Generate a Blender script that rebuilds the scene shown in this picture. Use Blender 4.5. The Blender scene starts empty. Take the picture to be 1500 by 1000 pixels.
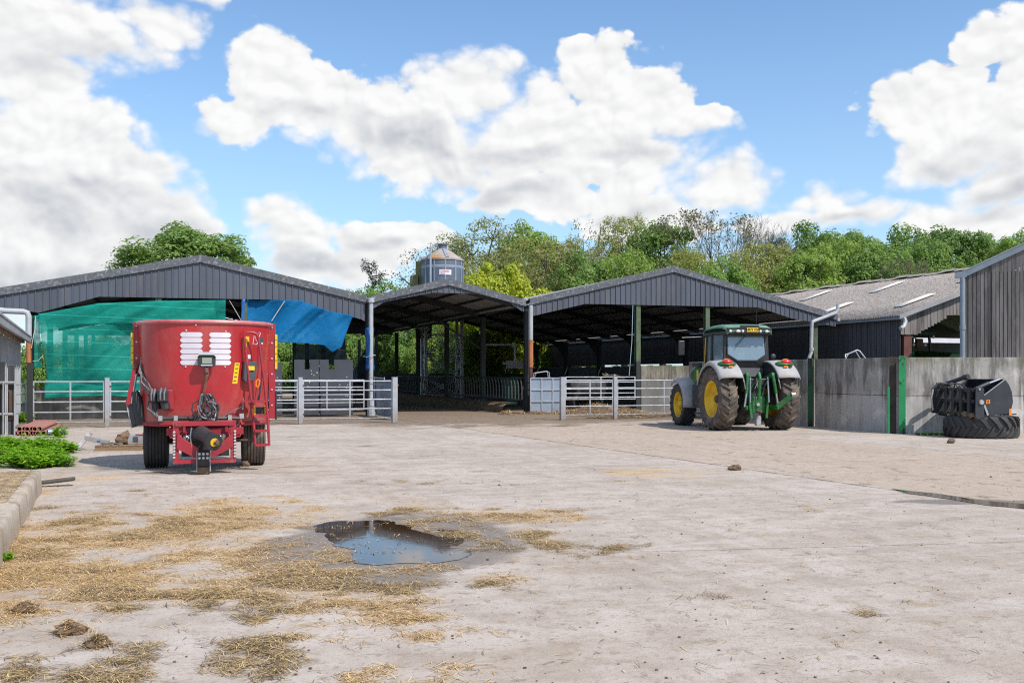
import bpy, math, random
from mathutils import Vector, Matrix, noise
R = math.radians
rnd = random.Random(7)
scene = bpy.context.scene
col = scene.collection
F, H, HZ = 1458.3, 1.6, 547.0          # focal length in photo pixels, eye height, horizon row
TH = R(19)
WV = Vector((math.cos(TH), math.sin(TH), 0)); UV = Vector((-math.sin(TH), math.cos(TH), 0))
P1 = Vector((-5.5, 38.2, 0))           # yard frame: origin at the post between the two left sheds

def at(px, py, Y): return Vector(((px-750)/F*Y, Y, H+(HZ-py)/F*Y))
def gp(px, py):
    D = F*H/(py-HZ); return Vector(((px-750)/F*D, D, 0))
def ts(t, s, z=0.0): return P1+WV*t+UV*s+Vector((0, 0, z))
def to_ts(p):
    d = Vector((p[0], p[1], 0))-P1; return d.dot(WV), d.dot(UV)
def fz(px, py, s=0.0):
    o = P1+UV*s; r = (px-750)/F
    t = (r*o.y-o.x)/(WV.x-r*WV.y); D = o.y+WV.y*t
    return t, H+(HZ-py)/F*D

# ------------------------------------------------------------------ mesh builder
class MB:
    def __init__(s, M=None): s.v = []; s.f = []; s.M = M or Matrix()
    def add(s, vs, fs):
        n = len(s.v); M = s.M
        s.v += [tuple(M @ Vector(p)) for p in vs]
        s.f += [tuple(i+n for i in f) for f in fs]; return s
    def box(s, x0, x1, y0, y1, z0, z1):
        return s.add([(x0,y0,z0),(x1,y0,z0),(x1,y1,z0),(x0,y1,z0),(x0,y0,z1),(x1,y0,z1),(x1,y1,z1),(x0,y1,z1)],
                     [(0,3,2,1),(4,5,6,7),(0,1,5,4),(1,2,6,5),(2,3,7,6),(3,0,4,7)])
    def bar(s, p, q, w, h, up=(0,0,1)):
        p, q = Vector(p), Vector(q); d = (q-p).normalized(); up = Vector(up)
        if abs(d.dot(up)) > .98: up = Vector((0,1,0))
        a = d.cross(up).normalized()*w/2; b = a.cross(d).normalized()*h/2
        vs = [p-a-b, p+a-b, p+a+b, p-a+b, q-a-b, q+a-b, q+a+b, q-a+b]
        return s.add(vs, [(0,1,2,3),(7,6,5,4),(0,4,5,1),(1,5,6,2),(2,6,7,3),(3,7,4,0)])
    def path(s, pts, r, n=8, closed=False):
        pts = [Vector(p) for p in pts]; k = len(pts); vs = []; fs = []
        rs = r if isinstance(r, (list, tuple)) else [r]*k
        pa = None
        for i in range(k):
            if closed: d = pts[(i+1) % k]-pts[i-1]
            else: d = pts[min(i+1, k-1)]-pts[max(i-1, 0)]
            d = d.normalized() if d.length > 1e-9 else Vector((0,0,1))
            if pa is None:
                up = Vector((0,0,1)) if abs(d.z) < .9 else Vector((1,0,0)); a = d.cross(up).normalized()
            else:
                a = pa-d*pa.dot(d); a = a.normalized() if a.length > 1e-6 else d.orthogonal().normalized()
            pa = a; b = d.cross(a)
            for j in range(n):
                t = 2*math.pi*j/n; vs.append(pts[i]+(a*math.cos(t)+b*math.sin(t))*rs[i])
        m = k if closed else k-1
        for i in range(m):
            for j in range(n):
                A, B = i*n, ((i+1) % k)*n
                fs.append((A+j, A+(j+1) % n, B+(j+1) % n, B+j))
        if not closed: fs += [tuple(range(n))[::-1], tuple(range((k-1)*n, k*n))]
        return s.add(vs, fs)
    def tube(s, p, q, r, n=10, r2=None): return s.path([p, q], [r, r if r2 is None else r2], n)
    def prism(s, poly, d):                      # polygon of 3-D points pushed along d
        k = len(poly); d = Vector(d); a = [Vector(p) for p in poly]
        fs = [tuple(range(k))[::-1], tuple(range(k, 2*k))]+[(i, (i+1) % k, (i+1) % k+k, i+k) for i in range(k)]
        return s.add(a+[p+d for p in a], fs)
    def lathe(s, prof, n=24, axis='z', c=(0,0,0), closed=False):
        vs = []; fs = []; k = len(prof); c = Vector(c)
        for j in range(n):
            t = 2*math.pi*j/n; C, S = math.cos(t), math.sin(t)
            for (r, h) in prof:
                vs.append(c+(Vector((r*C, r*S, h)) if axis == 'z' else Vector((h, r*C, r*S)) if axis == 'x' else Vector((r*C, h, r*S))))
        for j in range(n):
            j2 = (j+1) % n
            for i in range(k if closed else k-1):
                i2 = (i+1) % k
                fs.append((j*k+i, j2*k+i, j2*k+i2, j*k+i2))
        return s.add(vs, fs)
    def grid(s, P):
        r, c = len(P), len(P[0])
        return s.add([p for row in P for p in row], [(i*c+j, i*c+j+1, (i+1)*c+j+1, (i+1)*c+j) for i in range(r-1) for j in range(c-1)])
    def blob(s, c, rx, ry, rz, seed=0, amp=.25, n=7, m=10):
        vs = []; c = Vector(c)
        for i in range(n+1):
            th = math.pi*i/n
            for j in range(m):
                ph = 2*math.pi*j/m
                d = Vector((math.sin(th)*math.cos(ph), math.sin(th)*math.sin(ph), math.cos(th)))
                k = 1+amp*noise.noise(d*1.9+Vector((seed*3.1, seed, 0)))*2
                vs.append(c+Vector((d.x*rx*k, d.y*ry*k, d.z*rz*k)))
        fs = [(i*m+j, (i+1)*m+j, (i+1)*m+(j+1) % m, i*m+(j+1) % m) for i in range(n) for j in range(m)]
        return s.add(vs, fs)
    def build(s, name, m, parent=None, off=None, smooth=False, bevel=0, solid=0, sangle=35):
        me = bpy.data.meshes.new(name)
        v = s.v if off is None else [(p[0]-off[0], p[1]-off[1], p[2]-off[2]) for p in s.v]
        me.from_pydata(v, [], s.f); me.materials.append(m); me.validate(); me.update()
        o = bpy.data.objects.new(name, me); col.objects.link(o)
        if parent is not None: o.parent = parent
        if smooth:
            me.shade_smooth()
            if sangle < 180:
                try: me.set_sharp_from_angle(angle=R(sangle))
                except Exception: pass
        if solid:
            md = o.modifiers.new('Solidify', 'SOLIDIFY'); md.thickness = solid; md.offset = 0
        if bevel:
            md = o.modifiers.new('Bevel', 'BEVEL'); md.width = bevel; md.segments = 2; md.limit_method = 'ANGLE'
        return o

def tag(o, label=None, cat=None, group=None, kind=None):
    if label: o['label'] = label
    if cat: o['category'] = cat
    if group: o['group'] = group
    if kind: o['kind'] = kind
    return o
def thing(name, label, cat, loc=(0,0,0), rz=0.0, group=None):
    o = bpy.data.objects.new(name, None); col.objects.link(o); o.empty_display_size = .2
    o.location = loc; o.rotation_euler = (0, 0, rz); return tag(o, label, cat, group)
class YT:                                       # a thing whose parts are given in yard coordinates (t, s, z)
    def __init__(s, name, label, cat, t, q, group=None):
        s.o = thing(name, label, cat, ts(t, q), TH, group); s.off = (t, q, 0)
    def part(s, mb, name, m, parent=None, **k):
        return mb.build(name, m, parent or s.o, off=s.off, **k)
def copy_tree(o, parent=None):
    c = o.copy(); col.objects.link(c)
    if parent is not None: c.parent = parent
    for ch in [x for x in col.objects if x.parent == o]: copy_tree(ch, c)
    return c
def text_part(body, size, m, parent, loc, rot, name='lettering', depth=.002, align='CENTER', bold=0.0):
    cu = bpy.data.curves.new('txt', 'FONT'); cu.body = body; cu.size = size; cu.extrude = depth; cu.align_x = align; cu.align_y = 'CENTER'; cu.offset = bold
    to = bpy.data.objects.new('txt', cu); col.objects.link(to)
    dg = bpy.context.evaluated_depsgraph_get(); me = bpy.data.meshes.new_from_object(to.evaluated_get(dg))
    bpy.data.objects.remove(to); me.materials.clear(); me.materials.append(m)
    o = bpy.data.objects.new(name, me); col.objects.link(o); o.parent = parent; o.location = loc; o.rotation_euler = rot
    return o

# ------------------------------------------------------------------ node helpers
class NT:
    def __init__(s, nt): s.nt = nt
    def n(s, typ, **k):
        o = s.nt.nodes.new(typ)
        for a, b in k.items(): setattr(o, a, b)
        return o
    def put(s, sock, v):
        if isinstance(v, bpy.types.NodeSocket): s.nt.links.new(v, sock)
        elif v is not None:
            if sock.type == 'RGBA' and len(v) == 3: v = (*v, 1)
            sock.default_value = v
    def m(s, op, a, b=None, c=None, clamp=False):
        o = s.n('ShaderNodeMath', operation=op, use_clamp=clamp)
        for i, v in enumerate((a, b, c)): s.put(o.inputs[i], v)
        return o.outputs[0]
    def vm(s, op, a, b=None, c=None, out=0):
        o = s.n('ShaderNodeVectorMath', operation=op)
        for i, v in enumerate((a, b, c)):
            if v is not None: s.put(o.inputs[i], v)
        return o.outputs[out]
    def noise(s, vec, scale, detail=4, rough=.55, dist=0.0, out='Fac'):
        o = s.n('ShaderNodeTexNoise'); s.put(o.inputs['Vector'], vec)
        for k, v in (('Scale', scale), ('Detail', detail), ('Roughness', rough), ('Distortion', dist)): s.put(o.inputs[k], v)
        return o.outputs[out]
    def mix(s, f, a, b, blend='MIX'):
        o = s.n('ShaderNodeMix', data_type='RGBA', blend_type=blend)
        s.put(o.inputs[0], f); s.put(o.inputs[6], a); s.put(o.inputs[7], b); return o.outputs[2]
    def ss(s, v, lo, hi, a=0.0, b=1.0):
        o = s.n('ShaderNodeMapRange', interpolation_type='SMOOTHSTEP')
        s.put(o.inputs[0], v); s.put(o.inputs[1], lo); s.put(o.inputs[2], hi); s.put(o.inputs[3], a); s.put(o.inputs[4], b); return o.outputs[0]
    def lin(s, v, lo, hi, a=0.0, b=1.0):
        o = s.n('ShaderNodeMapRange'); s.put(o.inputs[0], v); s.put(o.inputs[1], lo); s.put(o.inputs[2], hi); s.put(o.inputs[3], a); s.put(o.inputs[4], b); return o.outputs[0]
    def sep(s, v):
        o = s.n('ShaderNodeSeparateXYZ'); s.put(o.inputs[0], v); return o.outputs
    def comb(s, x, y, z):
        o = s.n('ShaderNodeCombineXYZ'); s.put(o.inputs[0], x); s.put(o.inputs[1], y); s.put(o.inputs[2], z); return o.outputs[0]
    def bump(s, h, strength=.3, dist=.02):
        o = s.n('ShaderNodeBump'); s.put(o.inputs['Height'], h); o.inputs['Strength'].default_value = strength; o.inputs['Distance'].default_value = dist; return o.outputs[0]
def newmat(name):
    m = bpy.data.materials.new(name); m.use_nodes = True; nt = NT(m.node_tree)
    b = m.node_tree.nodes['Principled BSDF']; return m, nt, b
def objco(nt): return nt.n('ShaderNodeTexCoord').outputs['Object']
def pm(name, c1, c2=None, scale=3.0, rough=.6, metal=0.0, bump=0.0, bscale=40.0, detail=5, dirt=None, dscale=1.2, dlo=.52, dhi=.7, damt=.8, stretch=(1,1,1), spec=None, coat=0.0, zdirt=None):
    m, nt, b = newmat(name); co = objco(nt); v = nt.vm('MULTIPLY', co, stretch)
    c2 = c2 or tuple(x*.75 for x in c1)
    f = nt.ss(nt.noise(v, scale, detail, .6), .3, .7)
    c = nt.mix(f, c1, c2)
    r = nt.lin(f, 0, 1, rough, min(1, rough+.12))
    if dirt:
        d = nt.m('MULTIPLY', nt.ss(nt.noise(v, dscale, 8, .68), dlo, dhi), damt)
        c = nt.mix(d, c, dirt); r = nt.lin(d, 0, 1, r, .9)
        if metal: nt.put(b.inputs['Metallic'], nt.lin(d, 0, 1, metal, 0.0))
    elif metal: b.inputs['Metallic'].default_value = metal
    if zdirt:                                   # splashed muck low down, streaks higher up
        z0, z1, zc, za = zdirt; zz = nt.sep(co)[2]; nz = nt.noise(nt.vm('MULTIPLY', co, (1, 1, .6)), 5, 8, .7); sp_ = nt.noise(co, 30, 4, .7)
        q = nt.m('MULTIPLY', nt.ss(nt.m('ADD', zz, nt.m('MULTIPLY', nt.m('SUBTRACT', nz, .5), (z1-z0)*1.6)), z1, z0), nt.ss(sp_, .35, .6, .35, 1.0))
        q = nt.m('MULTIPLY', q, za); c = nt.mix(q, c, zc); r = nt.lin(q, 0, 1, r, .9)
    nt.put(b.inputs['Base Color'], c); nt.put(b.inputs['Roughness'], r)
    if spec is not None: b.inputs['Specular IOR Level'].default_value = spec
    if coat: b.inputs['Coat Weight'].default_value = coat; b.inputs['Coat Roughness'].default_value = .12
    if bump: nt.put(b.inputs['Normal'], nt.bump(nt.noise(v, bscale, 3, .6), bump, .01))
    return m
def leafmat(name, c, var=.3, trans=.38, hue=None):
    m, nt, b = newmat(name)
    g = nt.n('ShaderNodeNewGeometry').outputs['Random Per Island']
    co = objco(nt)
    lo = tuple(x*(1-var) for x in c); hi = hue or tuple(min(1, x*(1+var)) for x in c)
    cc = nt.mix(g, lo, hi); n2 = nt.ss(nt.noise(co, 1.3, 2, .5), .35, .65)
    cc = nt.mix(nt.m('MULTIPLY', n2, .4), cc, tuple(x*k for x, k in zip(c, (1.25, 1.1, .8))))
    nt.put(b.inputs['Base Color'], cc); b.inputs['Roughness'].default_value = .55; b.inputs['Specular IOR Level'].default_value = .25
    t = nt.n('ShaderNodeBsdfTranslucent'); nt.put(t.inputs[0], nt.mix(.5, cc, tuple(min(1, x*k) for x, k in zip(c, (1.7, 1.8, .9)))))
    mx = nt.n('ShaderNodeMixShader'); mx.inputs[0].default_value = trans
    out = m.node_tree.nodes['Material Output']
    nt.nt.links.new(b.outputs[0], mx.inputs[1]); nt.nt.links.new(t.outputs[0], mx.inputs[2]); nt.nt.links.new(mx.outputs[0], out.inputs[0])
    return m
def netmat(name, c, opac=.7, gold=0.35, lines=True, var=.06):
    m, nt, b = newmat(name); co = objco(nt); s = nt.sep(co)
    f = nt.noise(nt.vm('MULTIPLY', co, (1, 1, 3)), .8, 4, .6)
    cc = nt.mix(nt.ss(f, .35, .65), c, tuple(x*.72 for x in c))
    al = nt.lin(f, .36, .64, opac-var, opac+var*1.2)
    if lines:                                   # woven selvedge lines across the netting
        w = nt.m('ABSOLUTE', nt.m('SUBTRACT', nt.m('FRACT', nt.m('MULTIPLY', nt.m('ADD', s[2], nt.m('MULTIPLY', s[0], .03)), 2.2)), .5))
        l = nt.ss(w, .47, .49); cc = nt.mix(nt.m('MULTIPLY', l, .5), cc, tuple(min(1, x*1.8+.1) for x in c)); al = nt.m('ADD', al, nt.m('MULTIPLY', l, .15), clamp=True)
    nt.put(b.inputs['Base Color'], cc); b.inputs['Roughness'].default_value = .6; b.inputs['Specular IOR Level'].default_value = .2
    nt.put(b.inputs['Normal'], nt.bump(nt.noise(co, 2.2, 4, .6), .35, .15))
    t = nt.n('ShaderNodeBsdfTranslucent'); nt.put(t.inputs[0], cc)
    mx = nt.n('ShaderNodeMixShader'); mx.inputs[0].default_value = gold
    tr = nt.n('ShaderNodeBsdfTransparent'); mx2 = nt.n('ShaderNodeMixShader'); nt.put(mx2.inputs[0], al)
    L = nt.nt.links.new
    L(b.outputs[0], mx.inputs[1]); L(t.outputs[0], mx.inputs[2]); L(tr.outputs[0], mx2.inputs[1]); L(mx.outputs[0], mx2.inputs[2])
    L(mx2.outputs[0], m.node_tree.nodes['Material Output'].inputs[0]); return m

def wallmat(name, top, low, streak, zsplit, ztop, scale=1.0, bumpy=.35, run=True):   # cast concrete with run-off streaks
    m, nt, b = newmat(name); co = objco(nt); z = nt.sep(co)[2]
    n1 = nt.noise(nt.vm('MULTIPLY', co, (1, 1, .22)), 2.6*scale, 8, .68)
    n1b = nt.noise(nt.vm('MULTIPLY', co, (1, 1, .05)), 14*scale, 5, .6)
    n2 = nt.noise(co, 1.1*scale, 6, .65); n3 = nt.noise(co, 22, 4, .7)
    up = nt.ss(nt.m('ADD', z, nt.m('MULTIPLY', nt.m('SUBTRACT', n1, .5), .7)), zsplit-.15, zsplit+.1)
    c = nt.mix(up, low, top)
    c = nt.mix(nt.m('MULTIPLY', nt.ss(n1, .44, .60), nt.lin(up, 0, 1, .4, .95)), c, streak)
    n1c = nt.noise(nt.vm('MULTIPLY', nt.vm('ADD', co, (7, 3, 1)), (1, 1, .07)), 5.0*scale, 7, .7); c = nt.mix(nt.m('MULTIPLY', nt.ss(n1c, .54, .66), .75), c, tuple(min(1, x*1.55) for x in low))
    c = nt.mix(nt.m('MULTIPLY', nt.ss(n1b, .5, .66), nt.lin(up, 0, 1, .15, .4)), c, tuple(x*.6 for x in streak))
    c = nt.mix(nt.m('MULTIPLY', nt.ss(n2, .55, .7), .55), c, tuple(min(1, x*1.5) for x in low))
    alg = nt.m('MULTIPLY', nt.ss(z, ztop-.35, ztop), nt.ss(n2, .4, .6))
    c = nt.mix(nt.m('MULTIPLY', alg, .75), c, (.10, .105, .045))
    c = nt.mix(nt.m('MULTIPLY', nt.ss(n3, .5, .72), .25), c, tuple(x*.5 for x in top))
    nt.put(b.inputs['Base Color'], c); b.inputs['Roughness'].default_value = .9
    nt.put(b.inputs['Normal'], nt.bump(nt.m('ADD', n3, n1), bumpy, .015)); return m
def boardmat(name, c1, c2, c3, per=9.0, rough=.85, axis=0):
    m, nt, b = newmat(name); co = objco(nt)
    g = nt.n('ShaderNodeNewGeometry').outputs['Random Per Island']
    n1 = nt.noise(nt.vm('MULTIPLY', co, (1, 1, .06)), 11, 6, .65); n2 = nt.noise(nt.vm('MULTIPLY', co, (1, 1, .25)), 1.1, 5, .65)
    c = nt.mix(g, c1, c2); c = nt.mix(nt.m('MULTIPLY', nt.ss(n1, .45, .65), .6), c, c3)
    c = nt.mix(nt.m('MULTIPLY', nt.ss(n2, .5, .68), .5), c, tuple(x*1.5 for x in c1))
    nt.put(b.inputs['Base Color'], c); b.inputs['Roughness'].default_value = rough
    nt.put(b.inputs['Normal'], nt.bump(n1, .4, .01)); return m

M = {}
M['clad'] = pm('slate_cladding', (.088,.100,.132), (.066,.075,.098), 1.2, .45, dirt=(.17,.15,.12), dscale=2.2, dlo=.5, dhi=.75, damt=.4, stretch=(1,1,.22))
M['barge'] = pm('lichen_verge', (.075,.082,.098), (.115,.122,.138), 6, .7, dirt=(.36,.37,.37), dscale=9, dlo=.5, dhi=.7, damt=.7, bump=.3)
M['roofgrey'] = pm('fibre_cement_roof', (.33,.335,.35), (.25,.25,.26), .8, .85, bump=.2)
M['rooftan'] = pm('lichened_roof', (.36,.32,.29), (.14,.122,.112), 11, .95, bump=.9, bscale=18, detail=8, dirt=(.40,.36,.335), dscale=8, dlo=.5, dhi=.6, damt=.7)
M['roofcap'] = pm('roof_ridge_cap', (.33,.30,.26), (.22,.20,.17), 3, .9)
M['skylight'] = pm('grp_skylight', (.78,.75,.72), (.66,.62,.58), 2, .5)
M['darksteel'] = pm('dark_painted_steel', (.022,.026,.027), (.03,.033,.03), 2, .6)
M['greensteel'] = pm('mossy_green_steel', (.10,.14,.075), (.06,.085,.05), 3, .65, dirt=(.05,.05,.04), dscale=3)
M['dkgreen'] = pm('dark_green_steel', (.025,.055,.045), (.02,.035,.03), 3, .6)
M['timber'] = pm('dark_purlin_timber', (.035,.03,.026), (.022,.02,.018), 3, .85)
M['pvc'] = pm('grey_pvc', (.45,.47,.50), (.36,.38,.40), 2, .35, dirt=(.22,.21,.19), dscale=3, damt=.5)
M['terracotta'] = pm('orange_pipe', (.45,.17,.07), (.33,.13,.06), 2, .5)
M['bluepaint'] = pm('blue_pipe', (.03,.17,.40), (.02,.12,.32), 3, .5)
M['galv'] = pm('galvanised_steel', (.46,.48,.52), (.35,.37,.41), 4, .5, metal=.3, dirt=(.30,.26,.21), dscale=5, dlo=.5, dhi=.7, damt=.6, zdirt=(.05, .65, (.22,.16,.11), .75))
M['galvsheet'] = pm('galvanised_sheet', (.33,.39,.47), (.24,.29,.36), 1.6, .45, metal=.35, dirt=(.35,.32,.27), dscale=2, dlo=.58, dhi=.8, damt=.4)
M['netgreen'] = netmat('green_windbreak_net', (.03,.55,.45), .60, .55, True, .14)
M['netblue'] = netmat('blue_windbreak_net', (.018,.33,.72), .66, .5, False, .22)
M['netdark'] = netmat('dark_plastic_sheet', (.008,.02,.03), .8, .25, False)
M['tarpblue'] = pm('blue_tarp', (.01,.13,.42), (.006,.08,.27), 3, .4, bump=.5, bscale=6)
M['blackboard'] = boardmat('black_timber_boards', (.060,.062,.072), (.085,.085,.095), (.024,.024,.028))
M['greyboard'] = boardmat('weathered_timber_boards', (.235,.215,.205), (.095,.085,.082), (.055,.046,.042))
M['galvlight'] = pm('pale_galvanised', (.75,.76,.77), (.62,.63,.65), 3, .5)
M['panelgrey'] = pm('grey_sheet_panel', (.055,.062,.078), (.04,.045,.058), 1.2, .55, dirt=(.11,.11,.11), dscale=3, dlo=.6, dhi=.75, damt=.4)
M['concwall'] = wallmat('precast_concrete_wall', (.36,.34,.31), (.46,.445,.425), (.15,.138,.125), 1.02, 2.03)
M['concwall2'] = wallmat('mossy_concrete_wall', (.25,.225,.175), (.17,.165,.155), (.09,.08,.065), 1.3, 1.95)
M['conclow'] = wallmat('dark_low_wall', (.14,.13,.12), (.16,.15,.14), (.06,.055,.05), .8, 1.3)
M['concpost'] = wallmat('concrete_panel_post', (.19,.155,.125), (.17,.145,.12), (.06,.05,.04), 1.2, 2.8, bumpy=.6)
M['kerb'] = wallmat('kerb_concrete', (.43,.37,.30), (.38,.30,.22), (.29,.22,.16), .12, 5, .6, .5)
M['postgreen'] = pm('bright_green_paint', (.008,.27,.085), (.006,.17,.06), 2, .5, dirt=(.03,.025,.02), dscale=3.5, dlo=.55, dhi=.62, damt=.95, stretch=(1,1,.5))
M['postdark'] = pm('dark_green_paint', (.008,.12,.05), (.02,.03,.022), 2.5, .6, dirt=(.03,.025,.02), dscale=3.5, dlo=.5, dhi=.62, damt=.95, stretch=(1,1,.5))
M['redpost'] = pm('red_oxide_steel', (.15,.055,.045), (.10,.042,.036), 3, .7)
M['paledark'] = pm('worn_dark_pale', (.16,.15,.14), (.05,.045,.04), 5, .5, metal=.3)
M['shadowdark'] = pm('shadow_dark_steel', (.055,.038,.033), (.035,.028,.026), 3, .8, dirt=(.01,.12,.04), dscale=2.5, dlo=.6, dhi=.68, damt=.8)  # near-black colour for the corner post's painted shadow, with green paint flecks
M['duct'] = pm('blue_grey_downpipe', (.24,.29,.34), (.19,.23,.27), 2, .45)
M['red'] = pm('mixer_red_paint', (.47,.014,.022), (.35,.011,.017), 1.0, .26, coat=.4, dirt=(.42,.15,.12), dscale=1.6, dlo=.45, dhi=.8, damt=.6, stretch=(1,1,.45), zdirt=(.7, 1.25, (.27,.14,.10), .6))
M['redfr'] = pm('frame_red_paint', (.36,.02,.035), (.28,.02,.03), 2, .4, dirt=(.30,.17,.13), dscale=4, dlo=.55, dhi=.75, damt=.6)
M['rimred'] = pm('worn_red_rim', (.55,.20,.20), (.42,.06,.07), 2, .4)
M['white'] = pm('white_sticker', (.72,.68,.74), (.62,.58,.64), 2, .45)
M['bolt'] = pm('zinc_bolt', (.62,.60,.58), (.5,.48,.46), 5, .4, metal=.5)
M['yellow'] = pm('yellow_sticker', (.80,.52,.015), (.70,.45,.015), 3, .5)
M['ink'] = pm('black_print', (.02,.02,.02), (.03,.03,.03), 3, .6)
M['orange'] = pm('orange_sticker', (.85,.24,.01), (.75,.20,.01), 3, .5)
M['blackpl'] = pm('black_plastic', (.022,.023,.026), (.03,.031,.034), 3, .45, dirt=(.10,.09,.08), dscale=4, dlo=.6, dhi=.8, damt=.4)
M['greypl'] = pm('grey_plastic', (.07,.075,.085), (.055,.06,.07), 3, .5)
M['screenbez'] = pm('pale_bezel', (.52,.53,.55), (.45,.46,.48), 3, .4)
M['lcd'] = pm('lcd_screen', (.30,.34,.28), (.25,.29,.24), 3, .25)
M['rubber'] = pm('tyre_rubber', (.035,.034,.034), (.024,.024,.025), 3, .75, dirt=(.15,.125,.10), dscale=3.0, dlo=.5, dhi=.75, damt=.6, bump=.25)
M['rubbermud'] = pm('muddy_tyre_rubber', (.10,.083,.068), (.06,.053,.047), 3, .85, dirt=(.26,.20,.15), dscale=3.2, dlo=.45, dhi=.68, damt=.75, bump=.5, bscale=18)
M['rubberold'] = pm('old_tyre_rubber', (.032,.032,.034), (.05,.048,.046), 3, .6, dirt=(.20,.175,.14), dscale=4, dlo=.55, dhi=.75, damt=.55, bump=.3)
M['jdyellow'] = pm('yellow_wheel_paint', (.82,.52,.01), (.66,.38,.012), 2.5, .45, dirt=(.25,.15,.07), dscale=3, dlo=.55, dhi=.75, damt=.5)
M['jdgreen'] = pm('tractor_green_paint', (.013,.15,.03), (.008,.09,.02), 3, .4, dirt=(.13,.11,.075), dscale=4, dlo=.48, dhi=.72, damt=.6)
M['paleroof'] = pm('dusty_green_roof', (.16,.30,.215), (.09,.20,.13), 1.6, .5)
M['fender'] = pm('dusty_grey_mudguard', (.40,.39,.395), (.30,.295,.30), 2, .6, dirt=(.34,.28,.225), dscale=3, dlo=.46, dhi=.7, damt=.65)
M['cabblack'] = pm('cab_black', (.018,.019,.022), (.028,.028,.032), 2, .4, dirt=(.09,.085,.08), dscale=3, dlo=.55, dhi=.8, damt=.5)
M['taillamp'] = pm('red_lamp_lens', (.62,.03,.02), (.5,.02,.02), 3, .2)
M['amber'] = pm('amber_lamp_lens', (.85,.25,.015), (.75,.20,.015), 3, .2)
M['lampglass'] = pm('clear_lamp_lens', (.70,.70,.66), (.6,.6,.56), 3, .15)
M['rust'] = pm('rusty_iron', (.16,.085,.05), (.09,.055,.04), 4, .85)
M['mudbrown'] = pm('caked_mud', (.20,.13,.08), (.12,.08,.05), 6, .95, bump=.6)
M['grabblue'] = pm('dark_slate_paint', (.022,.026,.034), (.03,.034,.042), 1.5, .42, dirt=(.08,.075,.07), dscale=3, dlo=.55, dhi=.8, damt=.5)
M['steel'] = pm('bright_ram_steel', (.55,.56,.58), (.42,.43,.45), 3, .25, metal=.9)
M['silo'] = pm('silo_grey', (.13,.16,.215), (.10,.125,.17), 1.2, .5, metal=.2)
M['silolight'] = pm('silo_band', (.27,.30,.35), (.20,.23,.28), 1.4, .5)
M['silorust'] = pm('rust_stained_cone', (.38,.36,.36), (.30,.28,.28), 1.5, .6, dirt=(.38,.20,.06), dscale=1.0, dlo=.45, dhi=.6, damt=.85)
M['siloolive'] = pm('algae_steel', (.17,.17,.05), (.12,.12,.06), 2, .7)
M['wood'] = pm('pallet_wood', (.30,.20,.12), (.20,.13,.08), 4, .9, stretch=(.3,3,3))
M['oldtin'] = pm('battered_zinc', (.42,.43,.45), (.32,.30,.29), 3, .55, metal=.3, dirt=(.25,.16,.11), dscale=4, damt=.7)
M['hosegreen'] = pm('green_hose', (.01,.42,.10), (.01,.3,.08), 3, .5)
M['claypipe'] = pm('clay_red_pipe', (.42,.19,.15), (.33,.15,.12), 3, .65)
M['hide'] = pm('black_hide', (.02,.02,.024), (.03,.028,.028), 4, .6)
M['horn'] = pm('pale_horn', (.42,.36,.24), (.2,.17,.12), 6, .5)
M['brick'] = pm('pale_brick', (.42,.28,.22), (.34,.22,.17), 6, .9)
M['bark'] = pm('bark', (.11,.095,.08), (.06,.052,.045), 6, .95, bump=.5)
M['twig'] = pm('bare_twigs', (.16,.135,.115), (.10,.085,.075), 4, .95)
M['rope'] = pm('pale_rope', (.55,.52,.46), (.45,.42,.38), 5, .9)
M['bluerope'] = pm('blue_rope', (.35,.5,.6), (.3,.45,.55), 5, .9)
M['hose'] = pm('hydraulic_hose', (.03,.03,.032), (.05,.05,.05), 3, .4)
M['hosesteel'] = pm('braided_hose', (.24,.24,.255), (.12,.12,.13), 6, .4)
M['dung'] = pm('trodden_bedding', (.15,.098,.055), (.07,.048,.03), 5, 1.0, bump=.8, bscale=25, dirt=(.29,.20,.11), dscale=6, dlo=.5, dhi=.62, damt=.7)
M['dust'] = pm('strawy_dust', (.42,.31,.19), (.27,.19,.115), 5, 1.0, bump=.6, bscale=30, dirt=(.55,.42,.25), dscale=6, dlo=.5, dhi=.62, damt=.7)
M['straw'] = None
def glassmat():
    m, nt, b = newmat('tinted_cab_glass_sky_sheen'); co = objco(nt)
    b.inputs['Base Color'].default_value = (.30,.38,.42,1); b.inputs['Roughness'].default_value = .08; b.inputs['Specular IOR Level'].default_value = 1.0; b.inputs['IOR'].default_value = 1.9  # pale blue base colour stands in for the sky's reflection in the glass
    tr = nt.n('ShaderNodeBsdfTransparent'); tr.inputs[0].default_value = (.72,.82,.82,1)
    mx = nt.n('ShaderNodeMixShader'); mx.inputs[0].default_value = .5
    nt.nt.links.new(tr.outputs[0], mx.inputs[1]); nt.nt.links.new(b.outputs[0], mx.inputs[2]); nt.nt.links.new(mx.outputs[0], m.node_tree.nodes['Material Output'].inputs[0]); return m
M['glass'] = glassmat()
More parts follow.
